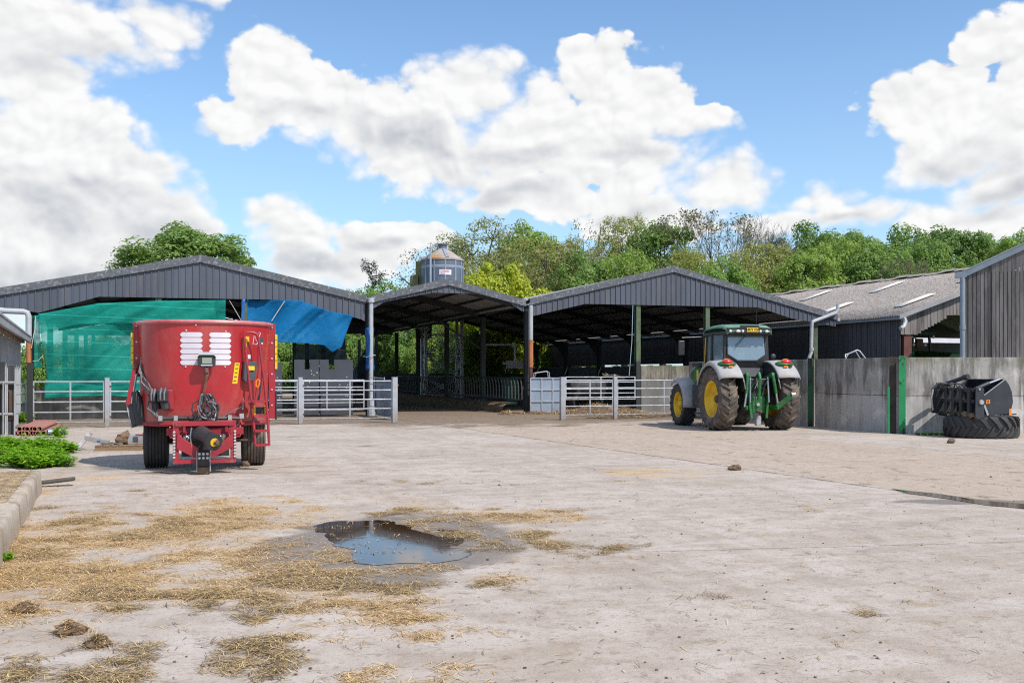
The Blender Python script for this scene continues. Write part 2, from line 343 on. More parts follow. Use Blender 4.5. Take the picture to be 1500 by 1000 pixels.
# ------------------------------------------------------------------ camera, sun, sky
cam = bpy.data.cameras.new('camera'); co_ = bpy.data.objects.new('camera', cam); col.objects.link(co_)
co_.location = (0, 0, H); co_.rotation_euler = (R(90), 0, 0)
cam.lens = 35.0; cam.sensor_width = 36.0; cam.shift_y = 47/1500; cam.clip_end = 3000; cam.clip_start = .05
scene.camera = co_
scene.cycles.use_denoising = False; scene.cycles.filter_width = 1.15; scene.cycles.sample_clamp_indirect = 1.2
SUN_EL, SUN_AZ = R(50), R(48)           # azimuth: behind the camera, swung to its right
sd = Vector((math.sin(SUN_AZ)*math.cos(SUN_EL), -math.cos(SUN_AZ)*math.cos(SUN_EL), math.sin(SUN_EL)))
sl = bpy.data.lights.new('sun', 'SUN'); sl.energy = 4.6; sl.angle = R(.6); sl.color = (1, .95, .87)
so = bpy.data.objects.new('sun', sl); col.objects.link(so); so.rotation_euler = sd.to_track_quat('Z', 'Y').to_euler(); so.location = (0, 0, 60)
vs_ = scene.view_settings; vs_.view_transform = 'Standard'; vs_.look = 'None'; vs_.exposure = 0; vs_.gamma = 1

world = bpy.data.worlds.new('World'); scene.world = world; world.use_nodes = True
wt = NT(world.node_tree); bg = world.node_tree.nodes['Background']
sky = wt.n('ShaderNodeTexSky', sky_type='NISHITA', sun_disc=False, sun_elevation=SUN_EL, sun_rotation=math.pi-SUN_AZ)
sky.air_density = 1.0; sky.dust_density = .6; sky.ozone_density = 1.6
dvec = wt.n('ShaderNodeTexCoord').outputs['Generated']
X, Y, Z = wt.sep(dvec)[:3]
az = wt.m('ARCTAN2', X, Y); el = wt.m('ARCTAN2', Z, wt.m('SQRT', wt.m('ADD', wt.m('MULTIPLY', X, X), wt.m('MULTIPLY', Y, Y))))
ae = wt.comb(az, el, 0.0)
def ael(px, py):
    u, v = (px-750)/F, (HZ-py)/F; return math.atan(u), math.atan(v/math.sqrt(1+u*u))
def field(blobs, p):
    f = None
    for (px, py, rx, ry) in blobs:
        a, e = ael(px, py); kx, ky = F/rx, F/ry
        q = wt.vm('MULTIPLY_ADD', p, (kx, ky, 0), (-a*kx, -e*ky, 0))
        l = wt.m('SUBTRACT', 1.0, wt.vm('LENGTH', q, out=1))
        f = l if f is None else wt.m('MAXIMUM', f, l)
    return f
CL = [(90,40,190,75),(225,25,85,48),(40,105,140,70),(300,-30,60,30),
      (40,200,190,110),(150,255,140,105),(225,320,120,75),(60,330,220,110),(100,400,260,60),(275,330,66,40),
      (435,345,90,62),(395,310,55,32),(545,350,100,42),(480,395,150,50),(620,345,60,22),
      (395,105,78,66),(365,175,82,42),(470,150,118,84),(560,200,140,95),(690,135,118,80),(640,225,160,85),(780,190,130,105),(875,125,92,78),(955,150,85,62),(1000,180,82,32),(900,235,180,90),(1060,275,98,58),(780,285,160,40),(950,310,220,45),(845,75,40,28),
      (1210,290,66,42),(1250,315,100,36),(1390,312,90,34),(1465,312,70,34),(1150,325,110,28),
      (1445,62,56,48),(1405,115,62,42),(1330,170,80,50),(1430,180,120,90),(1500,110,80,110),(1375,230,100,52),(1470,270,95,45),(1600,200,140,160),(-80,300,160,200)]
GR = [(90,290,190,50),(170,350,210,42),(60,410,260,40),(720,275,170,42),(600,215,120,34),(860,300,160,24),(1495,280,60,30),(440,395,170,34),(560,365,90,22),(930,215,110,30),(130,90,120,36),(470,190,90,26),(1420,235,90,26),(780,220,110,30),(1250,330,90,18),(235,235,70,18)]
nw = wt.vm('MULTIPLY', ae, (1, 1.35, 1))
def noise2(v, sc, det, ro, out='Fac'):
    o = wt.noise(v, sc, det, ro, out=out); o.node.noise_dimensions = '2D'; return o
warp = noise2(nw, 9, 1, .5, 'Color')
aw = wt.vm('ADD', ae, wt.vm('MULTIPLY', wt.vm('SUBTRACT', warp, (.5, .5, .5)), (.05, .04, 0)))
f0 = field(CL, aw)
n_big = noise2(nw, 10, 6, .52); n_f = noise2(nw, 46, 4, .62)
vor = wt.n('ShaderNodeTexVoronoi', feature='F1', voronoi_dimensions='2D'); wt.put(vor.inputs['Vector'], wt.vm('ADD', nw, wt.vm('MULTIPLY', warp, (.03, .03, 0)))); vor.inputs['Scale'].default_value = 30; vor.inputs['Detail'].default_value = 1.0
def puffs(v, sc):
    o = wt.n('ShaderNodeTexVoronoi', feature='F1', voronoi_dimensions='2D'); wt.put(o.inputs['Vector'], wt.vm('ADD', v, wt.vm('MULTIPLY', warp, (.03, .03, 0)))); o.inputs['Scale'].default_value = sc; o.inputs['Detail'].default_value = 1.6; o.inputs['Roughness'].default_value = .6
    return wt.m('SUBTRACT', .5, o.outputs['Distance'])
puff = puffs(nw, 26)
dens = wt.m('ADD', f0, wt.m('ADD', wt.m('MULTIPLY', wt.m('SUBTRACT', n_big, .5), .75), wt.m('ADD', wt.m('MULTIPLY', puff, .36), wt.m('MULTIPLY', wt.m('SUBTRACT', n_f, .5), .30))))
# clouds over the rest of the sky, behind and above the viewer
nb = wt.noise(dvec, 3.2, 3, .58)
back = wt.lin(nb, .46, .62, -.3, .5)
infront = wt.m('MULTIPLY', wt.ss(Y, .35, .6), wt.ss(el, .62, .45))
dens = wt.m('ADD', wt.m('MULTIPLY', dens, infront), wt.m('MULTIPLY', back, wt.m('SUBTRACT', 1.0, infront)))
alpha = wt.ss(dens, .02, wt.lin(noise2(nw, 7, 1, .5), .4, .6, .16, .55))
# relief of the billows: the density a step nearer the sun against the density here
nw2 = wt.vm('ADD', nw, (.010, .016, 0)); n_b2 = noise2(nw2, 10, 6, .52)
relief = wt.m('ADD', wt.m('MULTIPLY', wt.m('SUBTRACT', n_big, n_b2), .25), wt.m('MULTIPLY', wt.m('SUBTRACT', puff, puffs(wt.vm('ADD', nw, (.004, .009, 0)), 26)), .24))
g0 = field(GR, wt.vm('ADD', ae, wt.vm('MULTIPLY', wt.vm('SUBTRACT', warp, (.5, .5, .5)), (.10, .06, 0))))
grey = wt.m('MULTIPLY', wt.ss(wt.m('ADD', g0, wt.m('MULTIPLY', wt.m('SUBTRACT', n_big, .5), .35)), -.15, .8), wt.ss(dens, .2, .8))
lowg = wt.m('MULTIPLY', wt.ss(el, .16, .04), .06)
lum = wt.m('SUBTRACT', wt.m('ADD', .965, wt.m('MULTIPLY', relief, .60)), wt.m('ADD', wt.m('MULTIPLY', grey, .25), lowg))
lum = wt.m('ADD', lum, wt.m('MULTIPLY', puff, .05))
lum = wt.m('MINIMUM', wt.m('MAXIMUM', lum, .52), 1.0)
ccol = wt.mix(wt.ss(lum, .4, .95), (.80, .87, .98), (1.0, .995, .985))
cl = wt.vm('MULTIPLY', ccol, wt.comb(lum, lum, lum))
skyc = wt.vm('MULTIPLY', sky.outputs[0], (.150, .175, .192))
skyc = wt.mix(wt.ss(el, .38, .0, 0, .42), skyc, (.52, .745, 1.0))
wt.put(bg.inputs[0], wt.mix(wt.m('MULTIPLY', alpha, .97), skyc, cl)); bg.inputs[1].default_value = 1.0; world.cycles.sampling_method = 'MANUAL'; world.cycles.sample_map_resolution = 512

# ------------------------------------------------------------------ ground
def fbm(x, y, s, o=4): return noise.fractal(Vector((x*s, y*s, 3.7)), 1.0, 2.0, o)
def ell(lst):
    out = []
    for (px, py, rx, ry, k) in lst:
        g = gp(px, py); D = g.y; out.append((g.x, D, rx/F*D, D*D/(F*H)*ry, k))
    return out
GOLD = ell([(700,835,90,10,.5),(380,742,160,10,.6),(150,765,120,16,.7),(560,905,60,8,.4),(490,880,90,8,.45),(100,795,210,48,1),(60,840,150,45,1.05),(330,751,170,12,.8),(250,790,180,30,.75),(430,815,130,24,.95),(450,748,45,14,.7),(300,770,250,14,.6),(200,855,200,16,.8),(250,868,190,12,.6),(620,838,110,8,.55),(470,838,80,9,.7),(700,757,80,8,.45),(755,785,50,10,.5),(30,870,90,20,.7),(40,720,50,16,.5),(510,915,70,12,.25),(620,930,60,8,.3),(640,990,70,14,.3),(975,692,48,4,.9)])
BRN = ell([(270,965,150,22,.75),(90,992,120,14,.8),(200,978,60,10,.6),(740,790,110,14,.6),(600,750,90,8,.4),(230,950,90,12,.7),(330,905,70,10,.6),(350,885,120,10,.8),(250,872,130,8,.7),(560,858,130,12,.6),(690,800,120,24,.55),(790,810,80,10,.6),(540,845,120,10,.5),(120,770,120,22,.55),(90,800,90,24,.5),(310,940,60,8,.7),(390,690,70,6,.4),(440,695,90,6,.4),(70,740,60,16,.6),(60,960,50,10,.6),(690,700,60,6,.2)])
WET_SHADE = ell([(575,795,200,52,1.15),(520,830,110,16,.6),(1420,735,150,5,.8),(540,653,50,4,.5),(430,640,45,8,.35),(200,684,90,8,.6),(450,855,180,14,.5),(610,850,130,12,.5),(290,690,110,8,.45)])  # wet ground; patches round the mixer also paint its shadow
def em(lst, x, y):
    b = -1.0
    for (cx, cy, rx, ry, k) in lst:
        d = ((x-cx)/rx)**2+((y-cy)/ry)**2
        if d < 4: b = max(b, k*(1-math.sqrt(d)*.75))
    return b
def sst(v, a, b):
    t = max(0, min(1, (v-a)/(b-a))); return t*t*(3-2*t)
def masks(x, y):
    n = fbm(x, y, .9, 5); n2 = fbm(x+9, y-4, 2.6, 4)
    g = sst(em(GOLD, x, y)+n*.7+n2*.85, -.42, 1.2)
    b = sst(em(BRN, x, y)+n2*1.5+n*1.0, -.1, 1.5)
    w = sst(em(WET_SHADE, x, y)+n2*.16+n*.12, .12, .5)
    t, s = to_ts((x, y))
    near = max(sst(s+n*1.6, -9.0, -3.0), .8*sst(s+n*2.2, -12.5, -6.5)*sst(t, -5, 0)*sst(t, 19, 14))               # muck towards and inside the sheds
    tan = sst(.917*x+.3995*y-10.27, -.02, .06)*sst(15.17-(.9454*x+.326*y)+n*.3, -.05, .25)
    return g, b, w, near, tan
PUD = [(460,773),(473,766),(505,763.5),(540,762.5),(572,763),(598,772),(607,777),(650,786),(682,794),(678,798),(655,799),(668,806),(690,812),(672,820),(640,823),(600,822.5),(560,825.5),(528,824),(508,815),(517,808),(490,797),(470,785)]
def ground_mesh():
    mb = MB(); A = []; Bq = []
    def block(x0, x1, y0, y1, st):
        nx, ny = int(round((x1-x0)/st)), int(round((y1-y0)/st)); P = []
        for j in range(ny+1):
            row = []
            for i in range(nx+1):
                x, y = x0+i*(x1-x0)/nx, y0+j*(y1-y0)/ny; row.append((x, y, 0)); g, b, w, ne, ta = masks(x, y)
                A.append((g, b, w, 1)); Bq.append((ne, ta, 0, 1))
            P.append(row)
        mb.grid(P)
    block(-9, 9, 2, 14, .085); block(-24, -9, 2, 14, .5); block(9, 24, 2, 14, .3); block(-24, 24, 14, 32, .2); block(-24, 24, 32, 80, .6)
    for (x0, x1, y0, y1) in ((-1500,-24,-60,1800),(24,1500,-60,1800),(-24,24,-60,2),(-24,24,80,1800)):
        mb.grid([[(x0,y0,0),(x1,y0,0)],[(x0,y1,0),(x1,y1,0)]])
        for p in ((x0,y0),(x1,y0),(x0,y1),(x1,y1)): A.append((0,0,0,1)); Bq.append((1 if y0 == 80 else .0, 0, 1 if y0 == 80 or abs(x0) > 20 and y1 > 1000 else 0, 1))
    return mb, A, Bq
m, nt, b = newmat('yard_concrete'); M['ground'] = m; co = objco(nt)
at1 = nt.n('ShaderNodeAttribute', attribute_name='litter').outputs['Color']; at2 = nt.n('ShaderNodeAttribute', attribute_name='zones').outputs['Color']
def rgb(v):
    o = nt.n('ShaderNodeSeparateColor'); nt.put(o.inputs[0], v); return o.outputs
g_, b_, w_ = rgb(at1)[:3]; ne_, ta_, far_ = rgb(at2)[:3]
nA = nt.noise(co, .35, 6, .6); nB = nt.noise(co, 2.4, 8, .66); nC = nt.noise(co, 26, 5, .7); nD = nt.noise(co, 95, 3, .7); nE = nt.noise(co, 7.5, 6, .7)
c = nt.mix(nt.ss(nA, .32, .68), (.505, .435, .38), (.41, .345, .288))
c = nt.mix(nt.m('MULTIPLY', nt.ss(nB, .47, .64), .65), c, (.345, .28, .225))
c = nt.mix(nt.m('MULTIPLY', nt.ss(nB, .47, .32), .55), c, (.54, .485, .44))
c = nt.mix(nt.m('MULTIPLY', nt.ss(nE, .52, .66), .6), c, (.25, .185, .135))
c = nt.mix(nt.m('MULTIPLY', ta_, nt.lin(nB, .3, .7, .5, .9)), c, nt.mix(nt.ss(nE, .35, .65), (.475, .38, .295), (.375, .285, .21)))
c = nt.mix(nt.m('MULTIPLY', nt.m('MULTIPLY', ta_, nt.ss(nt.noise(nt.vm('MULTIPLY', co, (1.6, 1, 1)), 1.5, 8, .75), .57, .64)), .85), c, (.17, .115, .07))
c = nt.mix(nt.m('MULTIPLY', nt.ss(nC, .54, .68), .6), c, (.17, .13, .10))
c = nt.mix(nt.m('MULTIPLY', nt.ss(nD, .56, .68), .5), c, (.17, .135, .11))
c = nt.mix(nt.m('MULTIPLY', nt.ss(nD, .44, .32), .45), c, (.60, .55, .51))
rot = nt.n('ShaderNodeVectorRotate', rotation_type='Z_AXIS'); nt.put(rot.inputs['Vector'], co); rot.inputs['Angle'].default_value = -TH
trk = nt.noise(nt.vm('MULTIPLY', rot.outputs[0], (1, .07, 1)), 2.6, 5, .6); trk2 = nt.noise(nt.vm('MULTIPLY', rot.outputs[0], (.05, 1, 1)), 3.2, 5, .6)
c = nt.mix(nt.m('MULTIPLY', nt.ss(trk, .52, .66), .38), c, (.33, .265, .21))
tk = nt.m('SUBTRACT', 1.0, nt.m('MULTIPLY', ta_, .9))
c = nt.mix(nt.m('MULTIPLY', nt.m('MULTIPLY', nt.ss(trk2, .52, .66), .42), tk), c, (.36, .29, .235)); c = nt.mix(nt.m('MULTIPLY', nt.m('MULTIPLY', nt.ss(trk2, .47, .36), .3), tk), c, (.53, .48, .44))
# straw and muck stains
stw = nt.noise(nt.vm('MULTIPLY', co, (1, 2.3, 1)), 34, 5, .72, 1.2)
sc = nt.mix(nt.ss(stw, .36, .6), (.33, .205, .09), (.68, .47, .22))
halo = nt.m('MULTIPLY', nt.ss(g_, .0, .5), nt.lin(nE, .3, .65, .25, .9))
c = nt.mix(nt.m('MULTIPLY', halo, .7), c, (.53, .385, .24))
c = nt.mix(nt.m('MULTIPLY', nt.ss(nt.m('ADD', g_, nt.m('MULTIPLY', nt.m('SUBTRACT', nC, .5), 1.7)), .2, .95), .75), c, sc)
bc = nt.mix(nt.ss(stw, .36, .64), (.17, .118, .064), (.42, .295, .145))
c = nt.mix(nt.m('MULTIPLY', nt.ss(nt.m('ADD', b_, nt.m('MULTIPLY', nt.m('SUBTRACT', nC, .5), 1.7)), .25, 1.0), .8), c, bc)
nm = nt.ss(nt.m('ADD', ne_, nt.m('MULTIPLY', nt.m('SUBTRACT', nB, .5), .9)), .3, .8)
c = nt.mix(nt.m('MULTIPLY', nm, .85), c, nt.mix(nt.ss(nE, .4, .62), (.21, .15, .10), (.11, .08, .055)))
c = nt.mix(far_, c, (.06, .09, .03))
wet = nt.ss(nt.m('ADD', w_, nt.m('MULTIPLY', nt.m('SUBTRACT', nC, .5), .5)), .2, .8)
c = nt.mix(nt.m('MULTIPLY', wet, .72), c, (.15, .12, .095))  # wet darkening, which by the mixer carries painted shade too
nM = nt.noise(nt.vm('ADD', co, (31, 17, 0)), .55, 7, .7); c = nt.mix(nt.m('MULTIPLY', nt.ss(nM, .50, .66), nt.lin(nE, .35, .6, .1, .45)), c, (.32, .24, .17))
# slab joints
xy = nt.sep(co); nj = nt.m('MULTIPLY', nt.m('SUBTRACT', nE, .5), .10)
def joint(nx, ny, cc, w, lim=None):
    d = nt.m('ABSOLUTE', nt.m('ADD', nt.m('ADD', nt.m('MULTIPLY', xy[0], nx), nt.m('MULTIPLY', xy[1], ny)), nt.m('SUBTRACT', nj, cc)))
    v = nt.ss(d, w, w*.35)
    return v if lim is None else nt.m('MULTIPLY', v, nt.ss(xy[0], lim, lim+.6))
j = nt.m('MAXIMUM', joint(.917, .3995, 10.27, .06), nt.m('MAXIMUM', nt.m('MULTIPLY', joint(.9454, .326, 15.17, .04), .6), nt.m('MULTIPLY', joint(-.143, .99, 8.69, .022, .1), .75)))
j = nt.m('MAXIMUM', j, nt.m('MULTIPLY', joint(-.2, .98, 16.6, .03), .35))
jg = nt.m('MULTIPLY', j, nt.ss(nB, .3, .55))
c = nt.mix(nt.m('MULTIPLY', jg, .8), c, (.09, .07, .055))
vo = nt.n('ShaderNodeTexVoronoi', feature='DISTANCE_TO_EDGE'); nt.put(vo.inputs['Vector'], nt.vm('ADD', co, nt.vm('MULTIPLY', nt.noise(co, 1.2, 4, .6, out='Color'), (.9, .9, 0)))); vo.inputs['Scale'].default_value = .22
ck = nt.m('MULTIPLY', nt.ss(vo.outputs['Distance'], .012, .003), nt.ss(nA, .45, .6))
c = nt.mix(nt.m('MULTIPLY', ck, .18), c, (.10, .08, .065))
nt.put(b.inputs['Base Color'], c); nt.put(b.inputs['Roughness'], nt.lin(wet, 0, 1, .93, .38)); b.inputs['Specular IOR Level'].default_value = .35
hgt = nt.m('ADD', nt.m('ADD', nC, nt.m('MULTIPLY', nD, .4)), nt.m('ADD', nt.m('MULTIPLY', nm, nE), nt.m('MULTIPLY', nt.m('ADD', g_, b_), nt.m('MULTIPLY', stw, 1.6))))
nt.put(b.inputs['Normal'], nt.bump(hgt, .55, .018))
mb, A, Bq = ground_mesh()
gnd = tag(mb.build('ground', M['ground']), kind='structure')
for nm_, dat in (('litter', A), ('zones', Bq)):
    ca = gnd.data.color_attributes.new(nm_, 'FLOAT_COLOR', 'POINT'); ca.data.foreach_set('color', [q for p in dat for q in p])

# puddles
m, nt, b = newmat('puddle_water'); M['water'] = m
b.inputs['Base Color'].default_value = (.040, .020, .006, 1); b.inputs['Roughness'].default_value = .03; b.inputs['IOR'].default_value = 1.33; b.inputs['Specular IOR Level'].default_value = 1.0
nt.put(b.inputs['Normal'], nt.bump(nt.noise(nt.vm('MULTIPLY', objco(nt), (1, 2.2, 1)), 7, 3, .6), .006, .02))
def puddle(name, label, pts, jit=.05):
    P = []
    g = [gp(*p) for p in pts]
    for i in range(len(g)):
        a, q = g[i], g[(i+1) % len(g)]
        for k in range(6):
            p = a.lerp(q, k/6); s = jit*(noise.noise(p*3.5)+.35*noise.noise(p*11)); P.append((p.x+s, p.y+s*1.6, .005))
    mb = MB(); mb.add(P, [tuple(range(len(P)))[::-1]])
    o = mb.build(name, M['water']); o.data.polygons[0].flip() if o.data.polygons[0].normal.z < 0 else None
    return tag(o, label, 'puddle')
puddle('puddle', 'wide brown puddle in the middle of the straw strewn yard', PUD, .10)
puddle('puddle', 'small puddle sliver just right of the wide brown puddle', [(640,776),(655,775),(668,778),(680,782),(676,784),(655,781)], .06)
puddle('puddle', 'long narrow puddle along the slab joint by the right edge', [(1305,716),(1330,718.5),(1380,724),(1440,733),(1500,738),(1600,746),(1600,751),(1500,744.5),(1450,741),(1390,731),(1330,723)], .02)

# loose straw, in stalks
m, nt, b = newmat('straw_stalk'); M['straw'] = m
g = nt.n('ShaderNodeNewGeometry').outputs['Random Per Island']
ramp = nt.n('ShaderNodeValToRGB'); e = ramp.color_ramp.elements; e[0].position = 0; e[0].color = (.12,.08,.04,1); e[1].position = 1; e[1].color = (.85,.62,.31,1)
x = e.new(.3); x.color = (.40,.245,.10,1); x = e.new(.65); x.color = (.64,.42,.175,1)
nt.put(ramp.inputs[0], g); nt.put(b.inputs['Base Color'], ramp.outputs[0]); b.inputs['Roughness'].default_value = .6
m, nt, b = newmat('old_straw_stalk'); M['strawold'] = m
g = nt.n('ShaderNodeNewGeometry').outputs['Random Per Island']
ramp = nt.n('ShaderNodeValToRGB'); e = ramp.color_ramp.elements; e[0].position = 0; e[0].color = (.07,.05,.028,1); e[1].position = 1; e[1].color = (.70,.52,.27,1)
x = e.new(.4); x.color = (.25,.165,.075,1); x = e.new(.75); x.color = (.50,.345,.155,1)
nt.put(ramp.inputs[0], g); nt.put(b.inputs['Base Color'], ramp.outputs[0]); b.inputs['Roughness'].default_value = .7
def stalk(mb, x, y, z, L, w, r, tilt=.12):
    a = r.uniform(0, math.pi); dx, dy = math.cos(a)*L/2, math.sin(a)*L/2; nx, ny = -math.sin(a)*w/2, math.cos(a)*w/2; t = r.uniform(-tilt, tilt)*L
    z = max(z, abs(t)/2+.004); bx, by = r.uniform(-.12, .12)*L*-math.sin(a), r.uniform(-.12, .12)*L*math.cos(a)
    mb.add([(x-dx-nx,y-dy-ny,z-t/2),(x-dx+nx,y-dy+ny,z-t/2),(x+bx+nx,y+by+ny,z+w),(x+bx-nx,y+by-ny,z+w),(x+dx+nx,y+dy+ny,z+t/2),(x+dx-nx,y+dy-ny,z+t/2)],
           [(0,3,2,1),(3,5,4,2)])
from mathutils.geometry import intersect_point_tri_2d
import bisect
pudg = [gp(*p) for p in PUD]
def inpud(x, y):
    c = False; j = len(pudg)-1
    for i in range(len(pudg)):
        a, q = pudg[i], pudg[j]
        if (a.y > y) != (q.y > y) and x < (q.x-a.x)*(y-a.y)/(q.y-a.y)+a.x: c = not c
        j = i
    return c
def litter(idx, n, name, mat, lmin, lmax, seed):
    r = random.Random(seed); mb = MB(); k = 0; tries = 0
    vv = []
    while k < n and tries < n*40:
        tries += 1
        y = 4.6+(r.random()**1.7)*10.5; x = r.uniform(-.56, .30 if idx == 0 else .4)*y
        ms = masks(x, y)
        v = ms[idx]
        if v < .04 or r.random() > v**1.5 or inpud(x, y): continue
        stalk(mb, x, y, .003+r.random()*.02*v, r.uniform(lmin, lmax), r.uniform(.0022, .005), r); k += 1
    return tag(mb.build(name, mat), kind='stuff')
litter(0, 34000, 'straw_litter', M['straw'], .03, .13, 3)
litter(1, 15000, 'old_straw_litter', M['strawold'], .04, .17, 4)
r = random.Random(12); mb = MB(); k = 0
while k < 1300:                                  # stray stalks over the whole slab
    y = 4.8+r.random()**1.5*16; x = r.uniform(-.55, .55)*y
    if inpud(x, y): continue
    stalk(mb, x, y, .004, r.uniform(.03, .12), r.uniform(.003, .006), r); k += 1
tag(mb.build('stray_straw', M['strawold']), kind='stuff')
mb = MB(); r = random.Random(5)
for i in range(480):                             # crumbs of stone and mud
    y = 4.9+r.random()**1.6*18; x = r.uniform(-.55, .55)*y; s = r.uniform(.004, .011)*(1 if r.random() < .95 else 1.9)
    if inpud(x, y): continue
    mb.blob((x, y, s*.4), s, s*r.uniform(.6, 1.2), s*.6, i, .3, 3, 6)
tag(mb.build('stone_crumbs', pm('crumb_mud', (.16,.115,.08), (.09,.065,.05), 8, .95), smooth=True), kind='stuff')
mb = MB(); r = random.Random(77); k = 0                                   # straw and scum afloat on the wide puddle
while k < 150:
    px, py = r.uniform(462, 690), 763+r.random()**1.4*60
    g = gp(px, py)
    if not inpud(g.x, g.y) or fbm(g.x*2, g.y*2, 2.2, 3) < .05: continue
    stalk(mb, g.x, g.y, .009, r.uniform(.02, .09), r.uniform(.004, .009), r, .02); k += 1
tag(mb.build('floating_straw', M['strawold']), kind='stuff')
def clump(px, py, s, label, mat, seed, n=260):
    g = gp(px, py); r = random.Random(seed); mb = MB(); mb.blob((0, 0, s*.18), s*.75, s*.6, s*.34, seed, .3, 6, 10)
    o = mb.build('straw_clump', M['mudbrown']); o.location = g; tag(o, label, 'straw clump', 'clumps of wet straw on the slab')
    sb = MB()
    for i in range(n):
        a = r.uniform(0, 6.283); q = abs(r.gauss(0, .5))*s
        stalk(sb, math.cos(a)*q, math.sin(a)*q*.8, max(.004, s*.5*(1-(q/s)**1.2)+r.uniform(-.02, .02)), r.uniform(.04, .12), .004, r, .45)
    sb.build('loose_stalks', mat, o)
clump(102, 927, .13, 'golden straw clump, middle of three near the left foreground', M['straw'], 1)
clump(143, 946, .105, 'darkest muddy straw clump in the left foreground', M['strawold'], 2)
clump(38, 896, .12, 'flat golden straw clump nearest the left edge', M['straw'], 3, 200)
clump(1077, 688, .16, 'small brown clod beside the slab joint near the tractor', M['strawold'], 5, 60)
# ------------------------------------------------------------------ sheds
def lerpf(pts):
    def f(t):
        if t <= pts[0][0]: return pts[0][1]
        for (a, za), (b, zb) in zip(pts, pts[1:]):
            if t <= b: return za+(zb-za)*(t-a)/max(1e-6, b-a)
        return pts[-1][1]
    return f
def cladding(mb, t0, t1, zlo, zhi, s, pitch=.235, rib=.035, front=-1, knots=()):
    """box-profile sheet: flats with a narrow raised rib at every pitch"""
    us = []; t = t0
    while t < t1-1e-4:
        us += [(t, 0), (t+.008, rib), (t+.034, rib), (t+.042, 0)]; t += pitch
    us = [u for u in us if u[0] < t1]+[(t1, 0)]
    us += [(k, 0) for k in knots if t0 < k < t1 and all(abs(k-u[0]) > .05 for u in us)]; us.sort()
    lo = [(t, s+front*d, zlo(t)) for t, d in us]; hi = [(t, s+front*d, zhi(t)) for t, d in us]
    mb.grid([lo, hi])
def icol(mb, t, s, z0, z1, w=.2, d=.22):
    mb.box(t-w/2, t+w/2, s-d/2, s-d/2+.022, z0, z1); mb.box(t-w/2, t+w/2, s+d/2-.022, s+d/2, z0, z1); mb.box(t-.012, t+.012, s-d/2+.022, s+d/2-.022, z0, z1)
def roof_sheets(mb, tr, zr, te, ze, s0, s1, pitch=.33, rib=.035, th=.02):
    """ribbed sheet from the ridge (tr, zr) to the eave (te, ze)"""
    A = []; B = []; s = s0
    prof = []
    while s < s1: prof += [(s, 0), (s+.10, 0), (s+.14, rib), (s+.24, rib), (s+.28, 0)]; s += pitch
    prof = [p for p in prof if p[0] < s1]+[(s1, 0)]
    for q, d in prof: A.append((tr, q, zr+d)); B.append((te, q, ze+d))
    mb.grid([A, B])
def gable_shed(name, label, tl, tr, te, zl, zr, ze, L, lowpts, cols, frames, backz, ubr=0):
    y = YT(name, label, 'shed', (tl+te)/2, 0)
    rl = lerpf([(tl, zl), (tr, zr), (te, ze)])
    mb = MB(); roof_sheets(mb, tr, zr, tl, zl, -.22, L); y.part(mb, 'roof', M['roofgrey'], solid=.02)
    mb = MB(); roof_sheets(mb, tr, zr, te, ze, -.22, L); y.part(mb, 'roof', M['roofgrey'], solid=.02)
    lo = lerpf(lowpts); mb = MB()
    cladding(mb, tl+.05, te-.05, lo, lambda t: rl(t)-.06, -.16, knots=[tr]+[p[0] for p in lowpts]); y.part(mb, 'gable_cladding', M['clad'], solid=.012)
    for (a, za, b, zb) in ((tl, zl, tr, zr), (tr, zr, te, ze)):          # verge trim over the sheet ends
        mb = MB(); mb.prism([(a, -.245, za-.20), (b, -.245, zb-.20), (b, -.245, zb+.07), (a, -.245, za+.07)], (0, .022, 0))
        mb.prism([(a, -.222, za+.045), (b, -.222, zb+.045), (b, -.222, zb+.07), (a, -.222, za+.07)], (0, .2, 0)); y.part(mb, 'verge_trim', M['barge'])
    if backz:
        mb = MB(); cladding(mb, tl+.05, te-.05, lambda t: min(backz, rl(t)-.1), lambda t: rl(t)-.06, L-.05, front=1, knots=[tr]); y.part(mb, 'back_gable', M['clad'], solid=.012)
    for k in range(frames):                                              # portal frames with haunches
        s = .05+k*6.0
        if s > L-.1: s = L-.15
        for (a, za) in ((tl+.1, zl), (te-.1, ze)):
            mb = MB(); d = -.13; mb.bar((a, s, za-.18), (tr, s, zr-.18), .12, .24, up=(0,0,1))
            y.part(mb, 'rafter', M['darksteel'])
    mb = MB()
    for side, (a, za) in enumerate(((tl, zl), (te, ze))):
        n = max(3, int(abs(a-tr)/1.3))
        for i in range(1, n+1):
            f = i/(n+.15); t = tr+(a-tr)*f; z = zr+(za-zr)*f; mb.box(t-.04, t+.04, .16 if True else 0, L-.2, z-.10, z-.025)
    y.part(mb, 'purlins', M['timber'])
    for (t, s, mlist, z1) in cols:
        z1 = z1 or rl(t)-.30
        for (a, b_, mm) in mlist:
            mb = MB(); icol(mb, t, s, a, min(b_, z1)); y.part(mb, 'column', M[mm])
    return y, rl
FS = -.16
g1 = 'open fronted livestock sheds in a row'
lowL = [(-13.0,3.9),(fz(57,458,FS)[0],fz(57,458,FS)[1]),fz(145,434.5,FS),fz(410,439,FS),fz(528,467,FS),(0,3.5)]
yL, rlL = gable_shed('open_shed','large open cattle shed with dark gable, hung with green and blue netting',-13.3,-6.15,-.12,4.32,5.82,4.5,30,lowL,
   [(-11.76,0,[(0,3.6,'darksteel')],3.7)]+[(t,.0,[(0,1.9,'darksteel'),(1.9,4.4,'greensteel')],None) for t in (-7.6,-4.62)]+[(-11.76,6*k,[(0,4,'darksteel')],None) for k in (1,2,3,4,5)],6,4.0)
